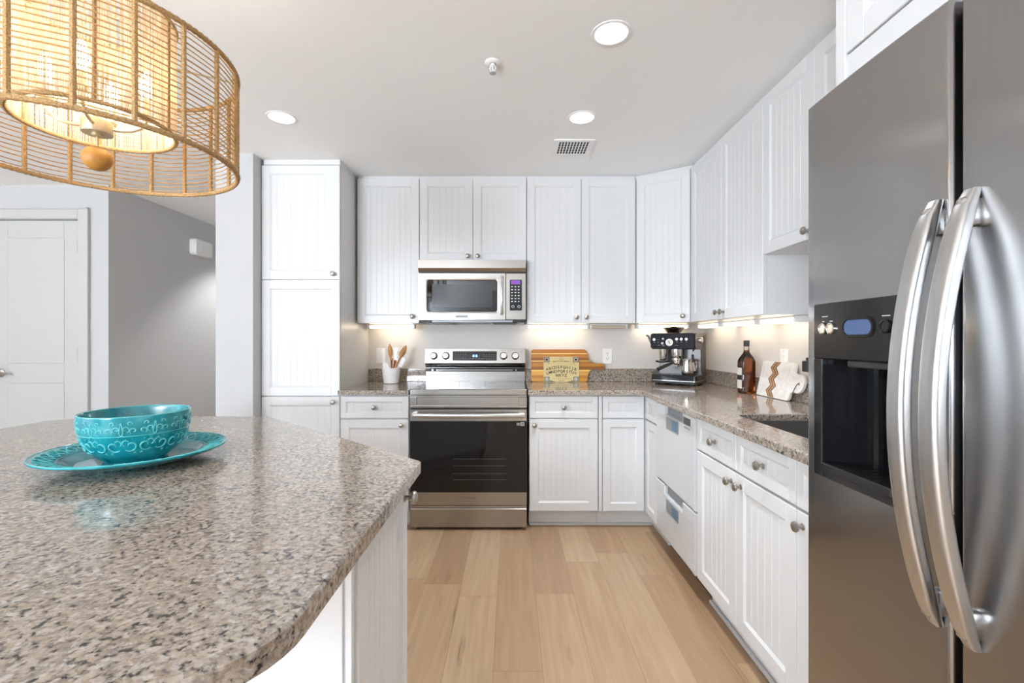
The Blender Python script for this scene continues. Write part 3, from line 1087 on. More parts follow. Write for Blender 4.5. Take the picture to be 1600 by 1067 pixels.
# control panel
cp = MB().box(MX(790.4), hw, 0, .023, .002, dz1, .002).build('control_panel', M['steel'], r)
cx0, cx1 = MX(796.5), MX(815.5)
mb = MB()
mb.prism(rrect(cx0, cx1, zz(485), zz(437), .004, 3), -.0025, .001, plane='xz')
mb.build('keypad', M['black'], cp)
MB().box(MX(798.5), MX(813), -.0036, -.0024, zz(444), zz(438)).build('display', M['lcd_purple'], cp)
for j in range(6):
    for i in range(3):
        kx = MX(800) + i * .0235
        kz = zz(448 + j * 4.6)
        if random.random() < .95:
            w_ = random.uniform(.004, .007)
            MB().box(kx - w_, kx + w_, -.0031, -.0024, kz - .0035, kz + .0035).build('key', M['print'], cp)
for i in range(2):
    MB().lathe([(.010, 0), (.010, .001), (.007, .001)], (MX(801.5) + i * .042, -.0024, zz(479)), '-y', 16, cap=False).build('key', M['print'], cp)
# underside with two grilles and a lamp
ub = MB().box(-hw + .004, hw - .004, .02, .395, -.014, -.0003).build('underside', M['lightgrey'], r)
for a, b in ((-.32, -.14), (.14, .32)):
    gm = MB().box(a, b, .06, .33, -.020, -.0145, .002)
    for i in range(9):
        gm.box(a + .01, b - .01, .075 + i * .027, .088 + i * .027, -.0215, -.0195)
    gm.build('grease_filter', M['taupe'], ub)
MB().box(-.09, .09, .05, .16, -.019, -.0145, .003).build('lamp_lens', M['lightgrey'], ub)
for s in (-1, 1):
    MB().box(s * .33 - .045, s * .33 + .045, .012, .03, -.016, -.001, .002).build('front_vent', M['mattblack'], ub)

# ------------------------------------------------------------------ refrigerator
r = thing('refrigerator', 'large stainless side-by-side refrigerator at right foreground', 'refrigerator', (.70, .65, 0), 0)
FX, TZ = .686, 1.770
MB().box(.795, 1.50, .245, 1.072, .05, TZ - .012, .003).build('body', M['darkgrey'], r, True)
MB().box(.80, .84, .25, 1.05, .0005, .05).build('base_grille', M['mattblack'], r, True)
for y in (1.030, .27):
    MB().box(.74, .86, y - .04, y + .018, TZ - .01, TZ + .018, .006).build('hinge_cover', M['mattblack'], r, True)


def door_profile(y0, y1, bow, rseam0, rseam1):
    """points (x, y) along the front of a door from y0 (near) to y1 (far), rounded at both ends"""
    pts = [(FX + .094, y0), (FX + rseam0, y0)]
    for i in range(1, 6):
        a = PI / 2 * i / 5
        pts.append((FX + rseam0 - rseam0 * math.sin(a), y0 + rseam0 - rseam0 * math.cos(a)))
    n = 16
    for i in range(1, n):
        t_ = i / n
        y = y0 + rseam0 + (y1 - y0 - rseam0 - rseam1) * t_
        pts.append((FX - bow * math.sin(PI * t_), y))
    for i in range(0, 6):
        a = PI / 2 * i / 5
        pts.append((FX + rseam1 - rseam1 * math.cos(a), y1 - rseam1 + rseam1 * math.sin(a)))
    pts.append((FX + .094, y1))
    return pts


def fridge_door(y0, y1, hole=None, bow=.004, r0=.012, r1=.012):
    mb = MB()
    pf = door_profile(y0, y1, bow, r0, r1)
    if hole:
        hy0, hy1, hz0, hz1 = hole
        # insert exact hole columns in the profile
        def xat(y):
            for (xa, ya), (xb, yb) in zip(pf[2:-2], pf[3:-1]):
                if ya <= y <= yb and yb > ya:
                    return xa + (xb - xa) * (y - ya) / (yb - ya)
            return FX
        extra = [(xat(hy0), hy0), (xat(hy1), hy1)]
        pf = sorted(pf[1:-1] + extra, key=lambda p: p[1])
        pf = [(FX + .094, y0)] + pf + [(FX + .094, y1)]
    zs = [.06, .064] + ([hole[2], hole[3]] if hole else []) + [TZ - .004, TZ]
    n = len(pf)
    vs = []
    for z in zs:
        ins = .004 if z in (.06, TZ) else 0
        vs += [(x + ins, y, z) for x, y in pf]
    fs = []
    for j in range(len(zs) - 1):
        for i in range(n - 1):
            if hole and zs[j] == hole[2] and pf[i][1] >= hole[0] - 1e-6 and pf[i + 1][1] <= hole[1] + 1e-6 and i > 0 and i < n - 2:
                continue
            fs.append((j * n + i, j * n + i + 1, (j + 1) * n + i + 1, (j + 1) * n + i))
        fs.append((j * n + n - 1, j * n, (j + 1) * n, (j + 1) * n + n - 1))
    fs.append(list(range(n)))
    fs.append([(len(zs) - 1) * n + i for i in range(n)])
    mb.add(vs, fs)
    return mb


HOLE = (.806, 1.046, .934, 1.313)
fz = fridge_door(.7245, 1.078, HOLE, r0=.007, r1=.006).build('freezer_door', M['steelv'], r, True, angle=40)
fd = fridge_door(.238, .7135, None, bow=.010, r0=.014, r1=.012).build('fridge_door', M['steelv'], r, True, angle=40)
MB().box(.715, .79, .7145, .7235, .07, TZ - .01).build('gasket', M['gasket'], r, True)


def fridge_handle(yc, door):
    mb = MB()
    n = 26
    za, zb = .778, 1.456
    rings = []
    for i in range(n + 1):
        t_ = i / n
        s = math.sin(PI * t_)
        bow = .060 * (s ** .8 if s > 0 else 0)
        z = za + (zb - za) * t_
        x = FX - .006 - bow
        hwid = .0155 * min(1, .35 + 1.2 * math.sin(PI * min(max(t_, .02), .98)) ** .5)
        th = .011 if 0 < i < n else .006
        sl = .060 * .8 * PI * math.cos(PI * t_) / (zb - za)
        ring = []
        for p in rrect(-hwid, hwid, -th, th, min(hwid, th) * .62, 4):
            ring.append((x + p[1], yc + p[0], z))
        rings.append(ring)
    mb.loft(rings)
    for z in (za + .035, zb - .035):
        mb.box(FX - .026, FX + .003, yc - .009, yc + .009, z - .022, z + .022, .004)
    return mb.build('handle', M['steelbar'], door, True, angle=50)


_h = None
for yc, dd in ((.744, fz), (.685, fd)):
    dd_root = dd
    mbh = fridge_handle(yc, r)
    mbh.parent = dd
    mbh.location = (0, 0, 0)

# ice and water dispenser set in the freezer door
hy0, hy1, hz0, hz1 = HOLE
X = FX - .003
dn = MB()
zc = 1.192
cy0, cy1 = .828, 1.019
dn.box(X - .003, X + .012, hy0, hy1, zc, hz1, .002)                       # control fascia
dn.box(X - .003, X + .012, cy1, hy1, hz0, zc + .001, .002).box(X - .003, X + .012, hy0, cy0, hz0, zc + .001, .002)
dn.box(X - .003, X + .012, cy0 - .001, cy1 + .001, hz0, .962, .002)
dsp = dn.build('dispenser_frame', M['black'], fz, False)
# cavity
cv = MB()
xb = X + .088
zt0 = .962
cv.add([(X + .01, cy1, zt0), (X + .01, cy1, zc), (xb, cy1 - .012, zc), (xb, cy1 - .012, zt0),
        (X + .01, cy0, zt0), (X + .01, cy0, zc), (xb, cy0 + .012, zc), (xb, cy0 + .012, zt0)],
       [(0, 1, 2, 3), (4, 7, 6, 5), (3, 2, 6, 7), (1, 5, 6, 2), (0, 3, 7, 4)])
cv.tube([(xb - .004, cy1 - .05, zt0), (xb - .004, cy1 - .05, zc)], .012, 8)
cvo = cv.build('cavity', M['black'], fz, False, angle=20)
MB().box(X + .03, xb - .004, cy0 + .03, cy1 - .03, zc - .016, zc - .001, .003).build('ice_chute', M['darkgrey'], fz)
pm = MB()
pm.loft([[(x_, p[0], p[1]) for p in rrect(.845 + i, .918 - i, 1.02 + i, 1.155 - i, .022, 5)] for i, x_ in ((0, xb - .004), (.0, xb - .012), (.004, xb - .015))])
pm.build('paddle', M['mattblack'], fz)
tm = MB().box(X - .006, xb - .002, cy0 + .001, cy1 + .003, .948, .966, .003)
for i in range(7):
    tm.box(X + .004, xb - .02, cy0 + .02 + i * .022, cy0 + .026 + i * .022, .966, .9675)
tm.build('drip_tray', M['black'], fz)
dm = MB()
yd, zd = .912, 1.2585
dm.loft([[(x_, p[0], p[1]) for p in rrect(yd - .043 + i, yd + .043 - i, zd - .021 + i, zd + .021 - i, .0205 - i, 8)] for i, x_ in ((0, X - .003), (.001, X - .007), (.005, X - .007), (.006, X - .0045))])
dm.build('display_bezel', M['black'], fz)
dm = MB()
dm.loft([[(x_, p[0], p[1]) for p in rrect(yd - .036, yd + .036, zd - .0145, zd + .0145, .014, 8)] for x_ in (X - .004, X - .0052)])
dm.build('display', M['lcd_slate'], fz)
for y in (1.013, .988, .843):
    bm_ = MB()
    bm_.lathe([(.0125, 0), (.0125, .004), (.0100, .005), (.0090, .003), (0, .003)], (X - .003, y, 1.2575), '-x', 20)
    bm_.build('button', M['chrome'] if y > .9 else M['black'], fz)
for y, z, w_ in ((1.008, 1.283, .018), (1.013, 1.2725, .006), (.988, 1.2725, .009), (.843, 1.2765, .018)):
    MB().box(X - .0036, X - .0029, y - w_ / 2, y + w_ / 2, z, z + .0018).build('marking', M['print'], fz)
# the dispenser pieces were drawn in room coordinates
for ch in fz.children:
    if ch.name.split('.')[0] not in ('handle',):
        ch.data.transform(Matrix.Translation(-r.location))

# ------------------------------------------------------------------ woven chandelier
LX, LY = -1.070, 1.197
r = thing('woven_chandelier', 'round two-tier woven rope chandelier with wooden ball hanging over the island', 'chandelier', (LX, LY, 1.705))
R, Z0, Z1 = .312, 1.705, 1.980


def circ(rad, z, n=96):
    return [(rad * math.cos(2 * PI * i / n), rad * math.sin(2 * PI * i / n), z) for i in range(n)]


def wrapped(rad, z, r0, n=260):
    """rope-wrapped hoop: radius ripples along its length"""
    return circ(rad, z, n), [r0 * (1 + .14 * math.sin(i * PI * .97)) for i in range(n)]


for z in (0.0, Z1 - Z0):
    p, rr = wrapped(R, z, .0066)
    MB().tube(p, rr, 8, True).build('hoop', M['rope'], r)
for k in range(20):
    a = math.radians(-1 + 18 * k)
    n = 46
    MB().tube([(R * math.cos(a), R * math.sin(a), (Z1 - Z0) * i / n) for i in range(n + 1)], [.0054 * (1 + .13 * (i % 2)) for i in range(n + 1)], 7).build('rib', M['rope'], r)
cm = MB()
nr = 21
for j in range(1, nr):
    z = (Z1 - Z0) * j / nr
    ph = random.uniform(0, 6)
    pts = []
    for i in range(120):
        a = 2 * PI * i / 120
        sag = -.0015 * abs(math.sin(a * 10 - math.radians(-1) * 10)) + .0012 * math.sin(a * 7 + ph)
        pts.append((R * math.cos(a), R * math.sin(a), z + sag))
    cm.tube(pts, .0015 if j % 3 else .0019, 5, True)
cm.build('woven_cords', M['cord'], r)
# inner drum
RI, ZI0, ZI1 = .165, 1.785 - Z0, 2.080 - Z0
for z in (ZI0, ZI1):
    p, rr = wrapped(RI, z, .0055, 180)
    MB().tube(p, rr, 8, True).build('inner_hoop', M['rope'], r)
sm = MB()
NS = 236
for k in range(NS):
    a = 2 * PI * (k + random.uniform(-.2, .2)) / NS
    rr = random.uniform(.0013, .0021)
    if random.random() < .06:
        continue
    sm.tube([(RI * math.cos(a + da), RI * math.sin(a + da), z) for z, da in ((ZI0, 0), ((ZI0 + ZI1) / 2, random.uniform(-.004, .004)), (ZI1, random.uniform(-.004, .004)))], rr, 5)
sm.build('inner_shade', M['strand'], r)
for k in range(6):
    a = math.radians(10 + 60 * k)
    MB().tube([(RI * math.cos(a), RI * math.sin(a), ZI0), (RI * math.cos(a), RI * math.sin(a), ZI1)], .0042, 7).build('inner_rib', M['rope'], r)
# frame: spokes to both drums, stem, canopy
hz = 1.765 - Z0
hub = MB().lathe([(0, 0), (.032, 0), (.033, .002), (.033, .030), (.03, .033), (.008, .034), (.008, .05)], (0, 0, hz), seg=28)
hub.lathe([(.010, -.008), (.012, -.006), (.012, 0)], (0, 0, hz), seg=16)
hub = hub.build('hub', M['brass'], r)
for k in range(4):
    a = math.radians(26 + 90 * k)
    ca, sa = math.cos(a), math.sin(a)
    pts = [(.028, .016), (.05, .016), (.072, .020), (.092, .032), (.101, .052), (.101, .066)]
    am = MB().tube([(x * ca, x * sa, hz + z) for x, z in pts], .0042, 8).build('arm', M['brass'], r)
    MB().lathe([(.013, 0), (.016, .006), (.011, .010), (.011, .045), (0, .045)], (.101 * ca, .101 * sa, hz + .064), seg=14).build('socket', M['brass'], am)
    MB().lathe([(.006, 0), (.013, .014), (.0165, .03), (.013, .052), (.005, .072), (0, .076)], (.101 * ca, .101 * sa, hz + .110), seg=14).build('bulb', M['bulb'], am)
zst = CZ - Z0
MB().lathe([(.006, hz + .03), (.006, zst - .02)], seg=12).lathe([(.062, zst - .0005), (.062, zst - .012), (.05, zst - .024), (.008, zst - .03)], seg=28).build('stem', M['brass'], r)
for k in range(3):
    a = math.radians(30 + 120 * k)
    MB().tube([(.006 * math.cos(a), .006 * math.sin(a), ZI1), (RI * math.cos(a), RI * math.sin(a), ZI1)], .003, 6).build('spoke', M['brass'], r)
    MB().tube([(RI * math.cos(a), RI * math.sin(a), Z1 - Z0), (R * math.cos(a), R * math.sin(a), Z1 - Z0)], .003, 6).build('spoke', M['brass'], r)
bl = MB()
bl.lathe([(0.0, -.031)] + [(.032 * math.cos(t_), .031 * math.sin(t_)) for t_ in [(-80 + 10 * i) * PI / 180 for i in range(17)]] + [(0, .031)], (0, 0, -.004), seg=28)
bl.build('ball_finial', M['ballwood'], r)
MB().tube([(0, 0, .02), (0, 0, hz)], .0035, 8).build('finial_rod', M['brass'], r)
for k in range(4):
    a = math.radians(26 + 90 * k)
    d_ = bpy.data.lights.new('bulb_light', 'POINT')
    d_.energy = 2.6
    d_.color = (1.0, 0.97, 0.93)
    d_.shadow_soft_size = .016
    o = bpy.data.objects.new('bulb_light', d_)
    COL.objects.link(o)
    o.parent = r
    o.location = (.101 * math.cos(a), .101 * math.sin(a), hz + .14)

# ------------------------------------------------------------------ ceiling fittings
LABS = ['recessed ceiling light nearest the refrigerator', 'recessed ceiling light just in front of the ceiling vent', 'bright recessed ceiling light beside the woven chandelier', 'recessed ceiling light in the hallway beyond']
for (x, y, kd), lb in zip(CANS, LABS):
    r = thing('recessed_light', lb, 'ceiling light', (x, y, CZ), 0, 'round recessed ceiling lights')
    MB().lathe([(.062, .002), (.064, -.003), (.070, -.0045), (.076, -.003), (.0775, -.0004), (.069, -.0002)], seg=36, cap=False).build('trim_ring', M['white'], r)
    MB().lathe([(.066, -.001), (.062, .01), (.055, .06), (.052, .088), (0, .089)], seg=36, cap=False).build('reflector', M['reflector'], r)
    MB().lathe([(0, .070), (.046, .070), (.050, .078), (.050, .086)] if kd == 'dim' else [(0, .004), (.058, .004), (.058, .010), (0, .010)], seg=28).build('lens', M['can_' + kd], r)
    s = spot('recessed_lamp', (x, y, CZ - .012), 36 if y > 4 else (36 if x > 0 else 3), 112 if y > 4 else 105, .5 if y > 4 else 1.0, (.90, .955, 1.0) if y < 4 else (1, .98, .95), .045)
r = thing('ceiling_vent', 'small white air register with dark slots in the ceiling', 'vent', (.372, 2.855, CZ))
MB().prism(rrect(-.122, .122, -.117, .117, .006, 2), -.006, -.0003, [rrect(-.092, .092, -.090, .090, .003, 2)]).build('frame', M['white'], r)
MB().box(-.093, .093, -.091, .091, -.0018, -.0004).build('duct', M['ventdark'], r)
sl = MB()
for i in range(11):
    x = -.092 + .184 * i / 10
    sl.box(x - .0035, x + .0035, -.091, .091, -.0058, -.002)
for i in range(1, 5):
    y = -.091 + .182 * i / 5
    sl.box(-.092, .092, y - .0015, y + .0015, -.003, -.002)
sl.build('slats', M['white'], r)
r = thing('fire_sprinkler', 'small white pendant fire sprinkler on the ceiling', 'sprinkler', (-.082, 1.983, CZ))
MB().lathe([(.034, -.0003), (.034, -.003), (.027, -.008), (.016, -.009), (.014, -.004)], seg=28, cap=False).build('escutcheon', M['white'], r)
sb = MB().lathe([(.010, -.001), (.010, -.016), (.006, -.018), (0, -.018)], seg=16)
for s in (-1, 1):
    sb.tube([(s * .009, 0, -.014), (s * .013, 0, -.026), (s * .004, 0, -.044)], .0022, 6)
sb.tube([(0, 0, -.016), (0, 0, -.044)], .002, 6)
sb.build('frame_arms', M['white'], r)
dfm = MB().lathe([(0, -.044), (.014, -.045), (.014, -.047), (0, -.048)], seg=16)
for k in range(10):
    a = 2 * PI * k / 10
    dfm.box(.012 * math.cos(a) - .002, .012 * math.cos(a) + .002, .012 * math.sin(a) - .002, .012 * math.sin(a) + .002, -.047, -.045)
dfm.build('deflector', M['lightgrey'], r)
# wall box in the hall
r = thing('wall_alarm_box', 'white rounded box mounted high on the grey hallway wall', 'wall device', (-3.08, 4.56, 2.135))
mb = MB()
mb.loft([[(x_, p[0], p[1]) for p in rrect(-.13 + i, .13 - i, -.078 + i, .078 - i, .028, 5)] for i, x_ in ((0, .001), (0, .045), (.006, .058), (.016, .062))])
mb.build('housing', M['white'], r)
MB().box(.060, .0645, -.06, .09, -.04, .04, .003).build('cover', M['white'], r)

# ------------------------------------------------------------------ under-cabinet light bars


def light_bar(label, loc, rz, L, on):
    r = thing('under_cabinet_light', label, 'light bar', loc, rz, 'light bars under the wall cabinets')
    MB().box(-L / 2, L / 2, -.035, .035, -.010, -.0004, .001).box(-L / 2, -L / 2 + .018, -.035, .035, -.034, -.009, .002).box(L / 2 - .018, L / 2, -.035, .035, -.034, -.009, .002).build('housing', M['white'], r)
    MB().box(-L / 2 + .019, L / 2 - .019, -.033, .033, -.033, -.011, .006).build('lens', M['uc_on' if on else 'uc_off'], r)
    return r


light_bar('glowing short light bar under the cabinet above the utensil crock', (-.92, 3.56, UZ0), 0, .36, True)
light_bar('glowing light bar under the cabinet above the wooden cutting board', (.345, 3.56, UZ0), 0, .48, True)
light_bar('dim unlit light bar between the glowing bar and the corner cabinet', (.735, 3.56, UZ0), 0, .29, False)
light_bar('glowing light bar under the angled corner cabinet', (1.155, 3.585, UZ0), 0, .40, True)
light_bar('glowing light bar on the right wall run, right behind the coffee machine', (1.43, 3.31, UZ0), -PI / 2, .36, True)
light_bar('glowing light bar on the right wall run, above the whiskey bottle', (1.43, 2.87, UZ0), -PI / 2, .42, True)
light_bar('glowing light bar on the right wall run, above the marble board', (1.43, 2.455, UZ0), -PI / 2, .34, True)

# ------------------------------------------------------------------ outlets


def outlet(label, loc, rz, kind):
    r = thing('wall_outlet' if kind != 'switch' else 'light_switch', label, 'outlet' if kind != 'switch' else 'switch', loc, rz, 'white wall plates')
    MB().box(-.036, .036, -.006, -.0003, -.059, .059, .002).build('plate', M['white'], r)
    if kind == 'outlet':
        for s in (-1, 1):
            o = MB()
            o.prism(rrect(-.017, .017, s * .021 - .0145, s * .021 + .0145, .008, 4), -.0085, -.0055, plane='xz')
            ob = o.build('socket', M['white'], r)
            h = MB().box(-.0085, -.0060, -.0092, -.0084, s * .021 - .001, s * .021 + .008).box(.0060, .0085, -.0092, -.0084, s * .021 - .001, s * .021 + .008)
            h.lathe([(.0028, 0), (.0028, .0008)], (0, -.0084, s * .021 - .007), '-y', 10)
            h.build('slot', M['darkprint'], ob)
    else:
        MB().box(-.0165, .0165, -.009, -.0055, -.033, .033, .002).build('rocker', M['white'], r)
    MB().lathe([(.003, 0), (.003, .0012), (0, .0015)], (0, -.006, 0 if kind == 'outlet' else .048), '-y', 10).build('screw', M['lightgrey'], r)
    return r


outlet('white switch plate on the wall left behind the utensil crock', (-1.032, BY, 1.113), 0, 'switch')
outlet('white outlet directly behind the wooden spoons', (-.893, BY, 1.118), 0, 'outlet')
outlet('white outlet between the cutting board and the coffee machine', (.752, BY, 1.110), 0, 'outlet')
outlet('white switch plate on the right wall above the marble board', (RX, 2.585, 1.125), -PI / 2, 'switch')
outlet('white outlet with black plug on the right wall by the refrigerator', (RX, 2.325, 1.125), -PI / 2, 'outlet')
r = thing('power_adapter', 'small black plug-in power adapter in the outlet near the refrigerator', 'adapter', (RX - .0095, 2.325, 1.105))
MB().box(-.045, -.0002, -.022, .024, -.03, .026, .004).build('casing', M['mattblack'], r)
MB().box(-.030, -.004, -.014, .016, .026, .042, .003).build('plug_head', M['mattblack'], r)

# ------------------------------------------------------------------ small things on the counters
# bowl and plate on the island
PX, PY, PZ = -.994, 1.228, .912
r = thing('dinner_plate', 'wide turquoise rimmed plate lying on the island under the bowl', 'plate', (PX, PY, PZ))
prof = [(.0, .004), (.095, .004), (.098, .0005), (.106, .0005), (.112, .005), (.142, .012), (.200, .031), (.2055, .0345), (.2055, .0375), (.200, .0375),
        (.150, .024), (.143, .021), (.133, .012), (.118, .0095), (0, .0095)]
mb = MB().lathe(prof, seg=96)
mb.build('dish', M['glaze'], r, angle=50)
rl = MB()
for k in range(36):
    a0 = 2 * PI * k / 36
    for s in (-1, 1):
        pts = []
        for i in range(9):
            t_ = i / 8
            rad = .157 + .036 * t_
            a = a0 + s * .06 * math.sin(PI * t_ * 1.3)
            z = .0255 + (rad - .150) * .27
            pts.append((rad * math.cos(a), rad * math.sin(a), z))
        rl.tube(pts, .0012, 5)
rl.tube(circ(.1535, .0252, 90), .0013, 5, True)
rl.tube(circ(.2035, .0378, 120), .0014, 5, True)
rl.build('raised_pattern', M['relief'], r)
r = thing('serving_bowl', 'deep turquoise bowl with raised scrolls standing on the plate', 'bowl', (PX, PY, PZ + .0098))
BH = .124
out = [(.058, 0), (.066, 0), (.068, .005), (.082, .014), (.100, .034), (.111, .058), (.1165, .085), (.1195, BH - .003), (.119, BH), (.1155, BH)]
inn = [(.1135, BH - .006), (.111, .085), (.104, .056), (.090, .030), (.070, .014), (.04, .009), (0, .008)]
MB().lathe([(0, .003), (.056, .003)] + out + inn, seg=96).build('vessel', M['glaze'], r, angle=50)


def rad_at(z):
    for (ra, za), (rb, zb) in zip(out, out[1:]):
        if za <= z <= zb and zb > za:
            return ra + (rb - ra) * (z - za) / (zb - za)
    return out[-3][0]


rl = MB()


def scroll(pts2, a0, w=.0014):
    pts = []
    for u, z in pts2:
        rr = rad_at(z) + .0004
        a = a0 + u / .112
        pts.append((rr * math.cos(a), rr * math.sin(a), z))
    n_ = len(pts)
    rl.tube(pts, [w * (.55 + .7 * math.sin(PI * (i + .5) / n_)) for i in range(n_)], 6)


def spiral(cx, cz, r0, r1, t0, t1, n=14):
    return [(cx + (r0 + (r1 - r0) * i / n) * math.cos(t0 + (t1 - t0) * i / n), cz + (r0 + (r1 - r0) * i / n) * math.sin(t0 + (t1 - t0) * i / n)) for i in range(n + 1)]


NB = 11
for k in range(NB):
    a = 2 * PI * k / NB
    for s in (-1, 1):
        flip = lambda L: [(s * u, z) for u, z in L]
        scroll(flip(spiral(.017, .052, .0155, .004, -2.4, 3.2)), a, .0018)          # large C
        scroll(flip(spiral(.009, .060, .0045, .0095, .4, 4.2, 10)), a, .0012)
        scroll(flip(spiral(.024, .032, .0035, .0015, -1, 3.6, 8)), a, .0011)
        scroll(flip(spiral(.008, .094, .0085, .002, -1.2, 4.6)), a, .0014)           # upper band
        scroll(flip(spiral(.023, .090, .0080, .002, 4.0, -1.6)), a, .0013)
        scroll(flip(spiral(.016, .108, .0055, .002, -.5, 4.6, 10)), a, .0012)
        scroll(flip([(.001, .078), (.004, .086), (.002, .098), (.0005, .110)]), a, .0011)
    scroll([(-.006, .075), (0, .079), (.006, .075)], a, .0012)
    for u in (-.02, -.008, .008, .02):
        rl.lathe([(0, -.0016), (.0018, 0), (0, .0016)], (*[(rad_at(.070) + .0003) * f(a + u / .112) for f in (math.cos, math.sin)], .070), seg=8)
rl.tube(circ(.1150, .0765, 96), .0009, 5, True)
rl.tube(circ(.1178, BH - .0005, 110), .0015, 6, True)
rl.build('raised_scrolls', M['relief'], r)

# utensil crock with its spoons
CX, CY = -.911, 3.50
r = thing('utensil_crock', 'white ceramic utensil crock standing on the left granite counter', 'crock', (CX, CY, CT1 + .0003))
MB().lathe([(0, .0), (.050, .0), (.055, .004), (.063, .06), (.0685, .112), (.0685, .117), (.064, .117), (.060, .08), (.051, .012), (0, .011)], seg=40).build('vessel', M['ceramic'], r, angle=40)


def spoon(name, label, base, tip, bowl_w, bowl_l, mat, slotted=False, flat=.0035):
    b, t_ = Vector(base), Vector(tip)
    dr_ = (t_ - b)
    L = dr_.length
    rt = thing(name, label, 'utensil', (CX + b.x, CY + b.y, CT1 + b.z), 0, 'utensils in the crock')
    ax = dr_.normalized()
    wv = ax.cross(Vector((0, 1, 0))).normalized()
    nv = wv.cross(ax).normalized()
    mb = MB()
    n_ = 12
    hl = L - bowl_l
    rings = []
    for i in range(n_ + 1):
        s = hl * i / n_
        hw_ = .0055 + .0015 * math.sin(PI * i / n_)
        rings.append([ax * s + wv * (hw_ * math.cos(q)) + nv * (.0042 * math.sin(q)) for q in [2 * PI * k / 12 for k in range(12)]])
    for i in range(1, 15):
        q_ = i / 14
        s = hl + bowl_l * q_
        hw_ = max(.002, bowl_w * math.sin(PI * (.10 + .88 * q_)) ** .75)
        dish = .008 * math.sin(PI * q_)
        rings.append([ax * s + wv * (hw_ * math.cos(q)) + nv * (flat * math.sin(q) + dish * (math.cos(q) ** 2 - .5)) for q in [2 * PI * k / 12 for k in range(12)]])
    mb.loft(rings)
    mb.build('spoon_body', mat, rt, angle=60)
    return rt


spoon('wooden_spoon', 'upright pale wooden spoon standing in the white crock', (.006, .018, .0165), (-.010, -.010, .298), .0185, .105, M['spoonwood'])
spoon('wooden_spoon', 'dark streaked wooden spoon leaning right out of the white crock', (-.022, -.004, .0165), (.116, -.012, .285), .021, .100, M['spoondark'])


def wand(name, label, base, tip, mat, maker):
    b, t_ = Vector(base), Vector(tip)
    rt = thing(name, label, 'utensil', (CX + b.x, CY + b.y, CT1 + b.z), 0, 'utensils in the crock')
    ax = (t_ - b)
    L = ax.length
    q = Vector((0, 0, 1)).rotation_difference(ax.normalized()).to_matrix().to_4x4()
    maker(MB(q), L, rt, mat)
    return rt


def mk_spatula(mb, L, rt, mat):
    mb2 = MB(mb.mtx)
    mb.tube([(0, 0, 0), (0, 0, L - .07)], .0045, 8)
    mb.build('handle', M['white'], rt)
    mb2.prism(rrect(-.021, .021, L - .078, L, .012, 4), -.004, .004, plane='xz')
    mb2.build('blade', mat, rt)


def mk_cup(mb, L, rt, mat):
    mb.tube([(0, 0, 0), (0, 0, L * .6), (.004, 0, L)], [.003, .004, .008], 8)
    mb.lathe([(.002, 0), (.010, .004), (.0125, .010), (.010, .018), (.004, .020)], (0.004, 0, L - .01), seg=14)
    mb.build('shaft', mat, rt)


wand('spatula', 'white silicone spatula leaning right in the crock below the dark spoon', (.000, .014, .0165), (.094, .004, .196), M['white'], mk_spatula)
wand('copper_whisk', 'copper kitchen tool in the crock just right of the pale spoon', (.012, .004, .0165), (.004, -.020, .180), M['copper'], mk_cup)
wand('copper_whisk', 'shorter copper tool at the middle of the crock opening', (-.004, .022, .0165), (.020, .024, .165), M['copper'], mk_cup)
wand('spatula', 'steel handled utensil at the left rim of the white crock', (.012, -.008, .0165), (-.045, -.02, .155), M['ceramic'], mk_spatula)

# acacia paddle board leaning on the wall
lean = math.radians(6)
r = thing('cutting_board', 'wooden paddle cutting board with handle leaning against the wall', 'cutting board', (.150, 3.600, CT1 + .002))
r.rotation_euler = (-lean, 0, 0)
W, H = .440, .252
out2 = (arc(.02, .02, .02, PI, 1.5 * PI, 5) + arc(W - .025, .022, .022, -PI / 2, 0, 5)[:-1] + [(W - .003, .03)]
        + [(W + .002, .055), (W + .010, .078), (W + .026, .092)] + [(W + .055, .098), (W + .085, .096)]
        + arc(W + .106, .118, .027, -2.0, 1.9, 12)
        + [(W + .075, .142), (W + .045, .148), (W + .022, .158), (W + .008, .176), (W + .002, .20), (W - .004, .225)]
        + arc(W - .032, H - .024, .024, .2, PI / 2, 4) + arc(.02, H - .02, .02, PI / 2, PI, 5))
hole = arc(W + .106, .120, .0045, 0, 2 * PI * 11 / 12, 11)
MB().prism([(p[0], p[1]) for p in out2], 0, .016, [hole], plane='xz').build('board', M['acacia'], r, angle=40)
# tan printed board standing in front of it
r = thing('letter_board', 'tan board printed with the alphabet, propped on the cutting board', 'board', (.3825, 3.588, CT1 + .0008))
r.rotation_euler = (-math.radians(5), 0, 0)
BW, BHH = .274, .197
bd = MB().prism(rrect(-BW / 2, BW / 2, 0, BHH, .003, 2), 0, .006, plane='xz').build('panel', M['tan'], r)
lm = MB()


def arc_text(s, size, cz, rad, pitch):
    n_ = len(s)
    for i, ch in enumerate(s):
        if ch == ' ':
            continue
        u = (i - (n_ - 1) / 2) * pitch
        a = u / rad
        mtx = Matrix.Translation((rad * math.sin(a), -.0006, cz - rad * (1 - math.cos(a)))) @ FRONT @ Matrix.Rotation(-a, 4, 'Z')
        text(lm, ch, size, mtx, bold=.022)


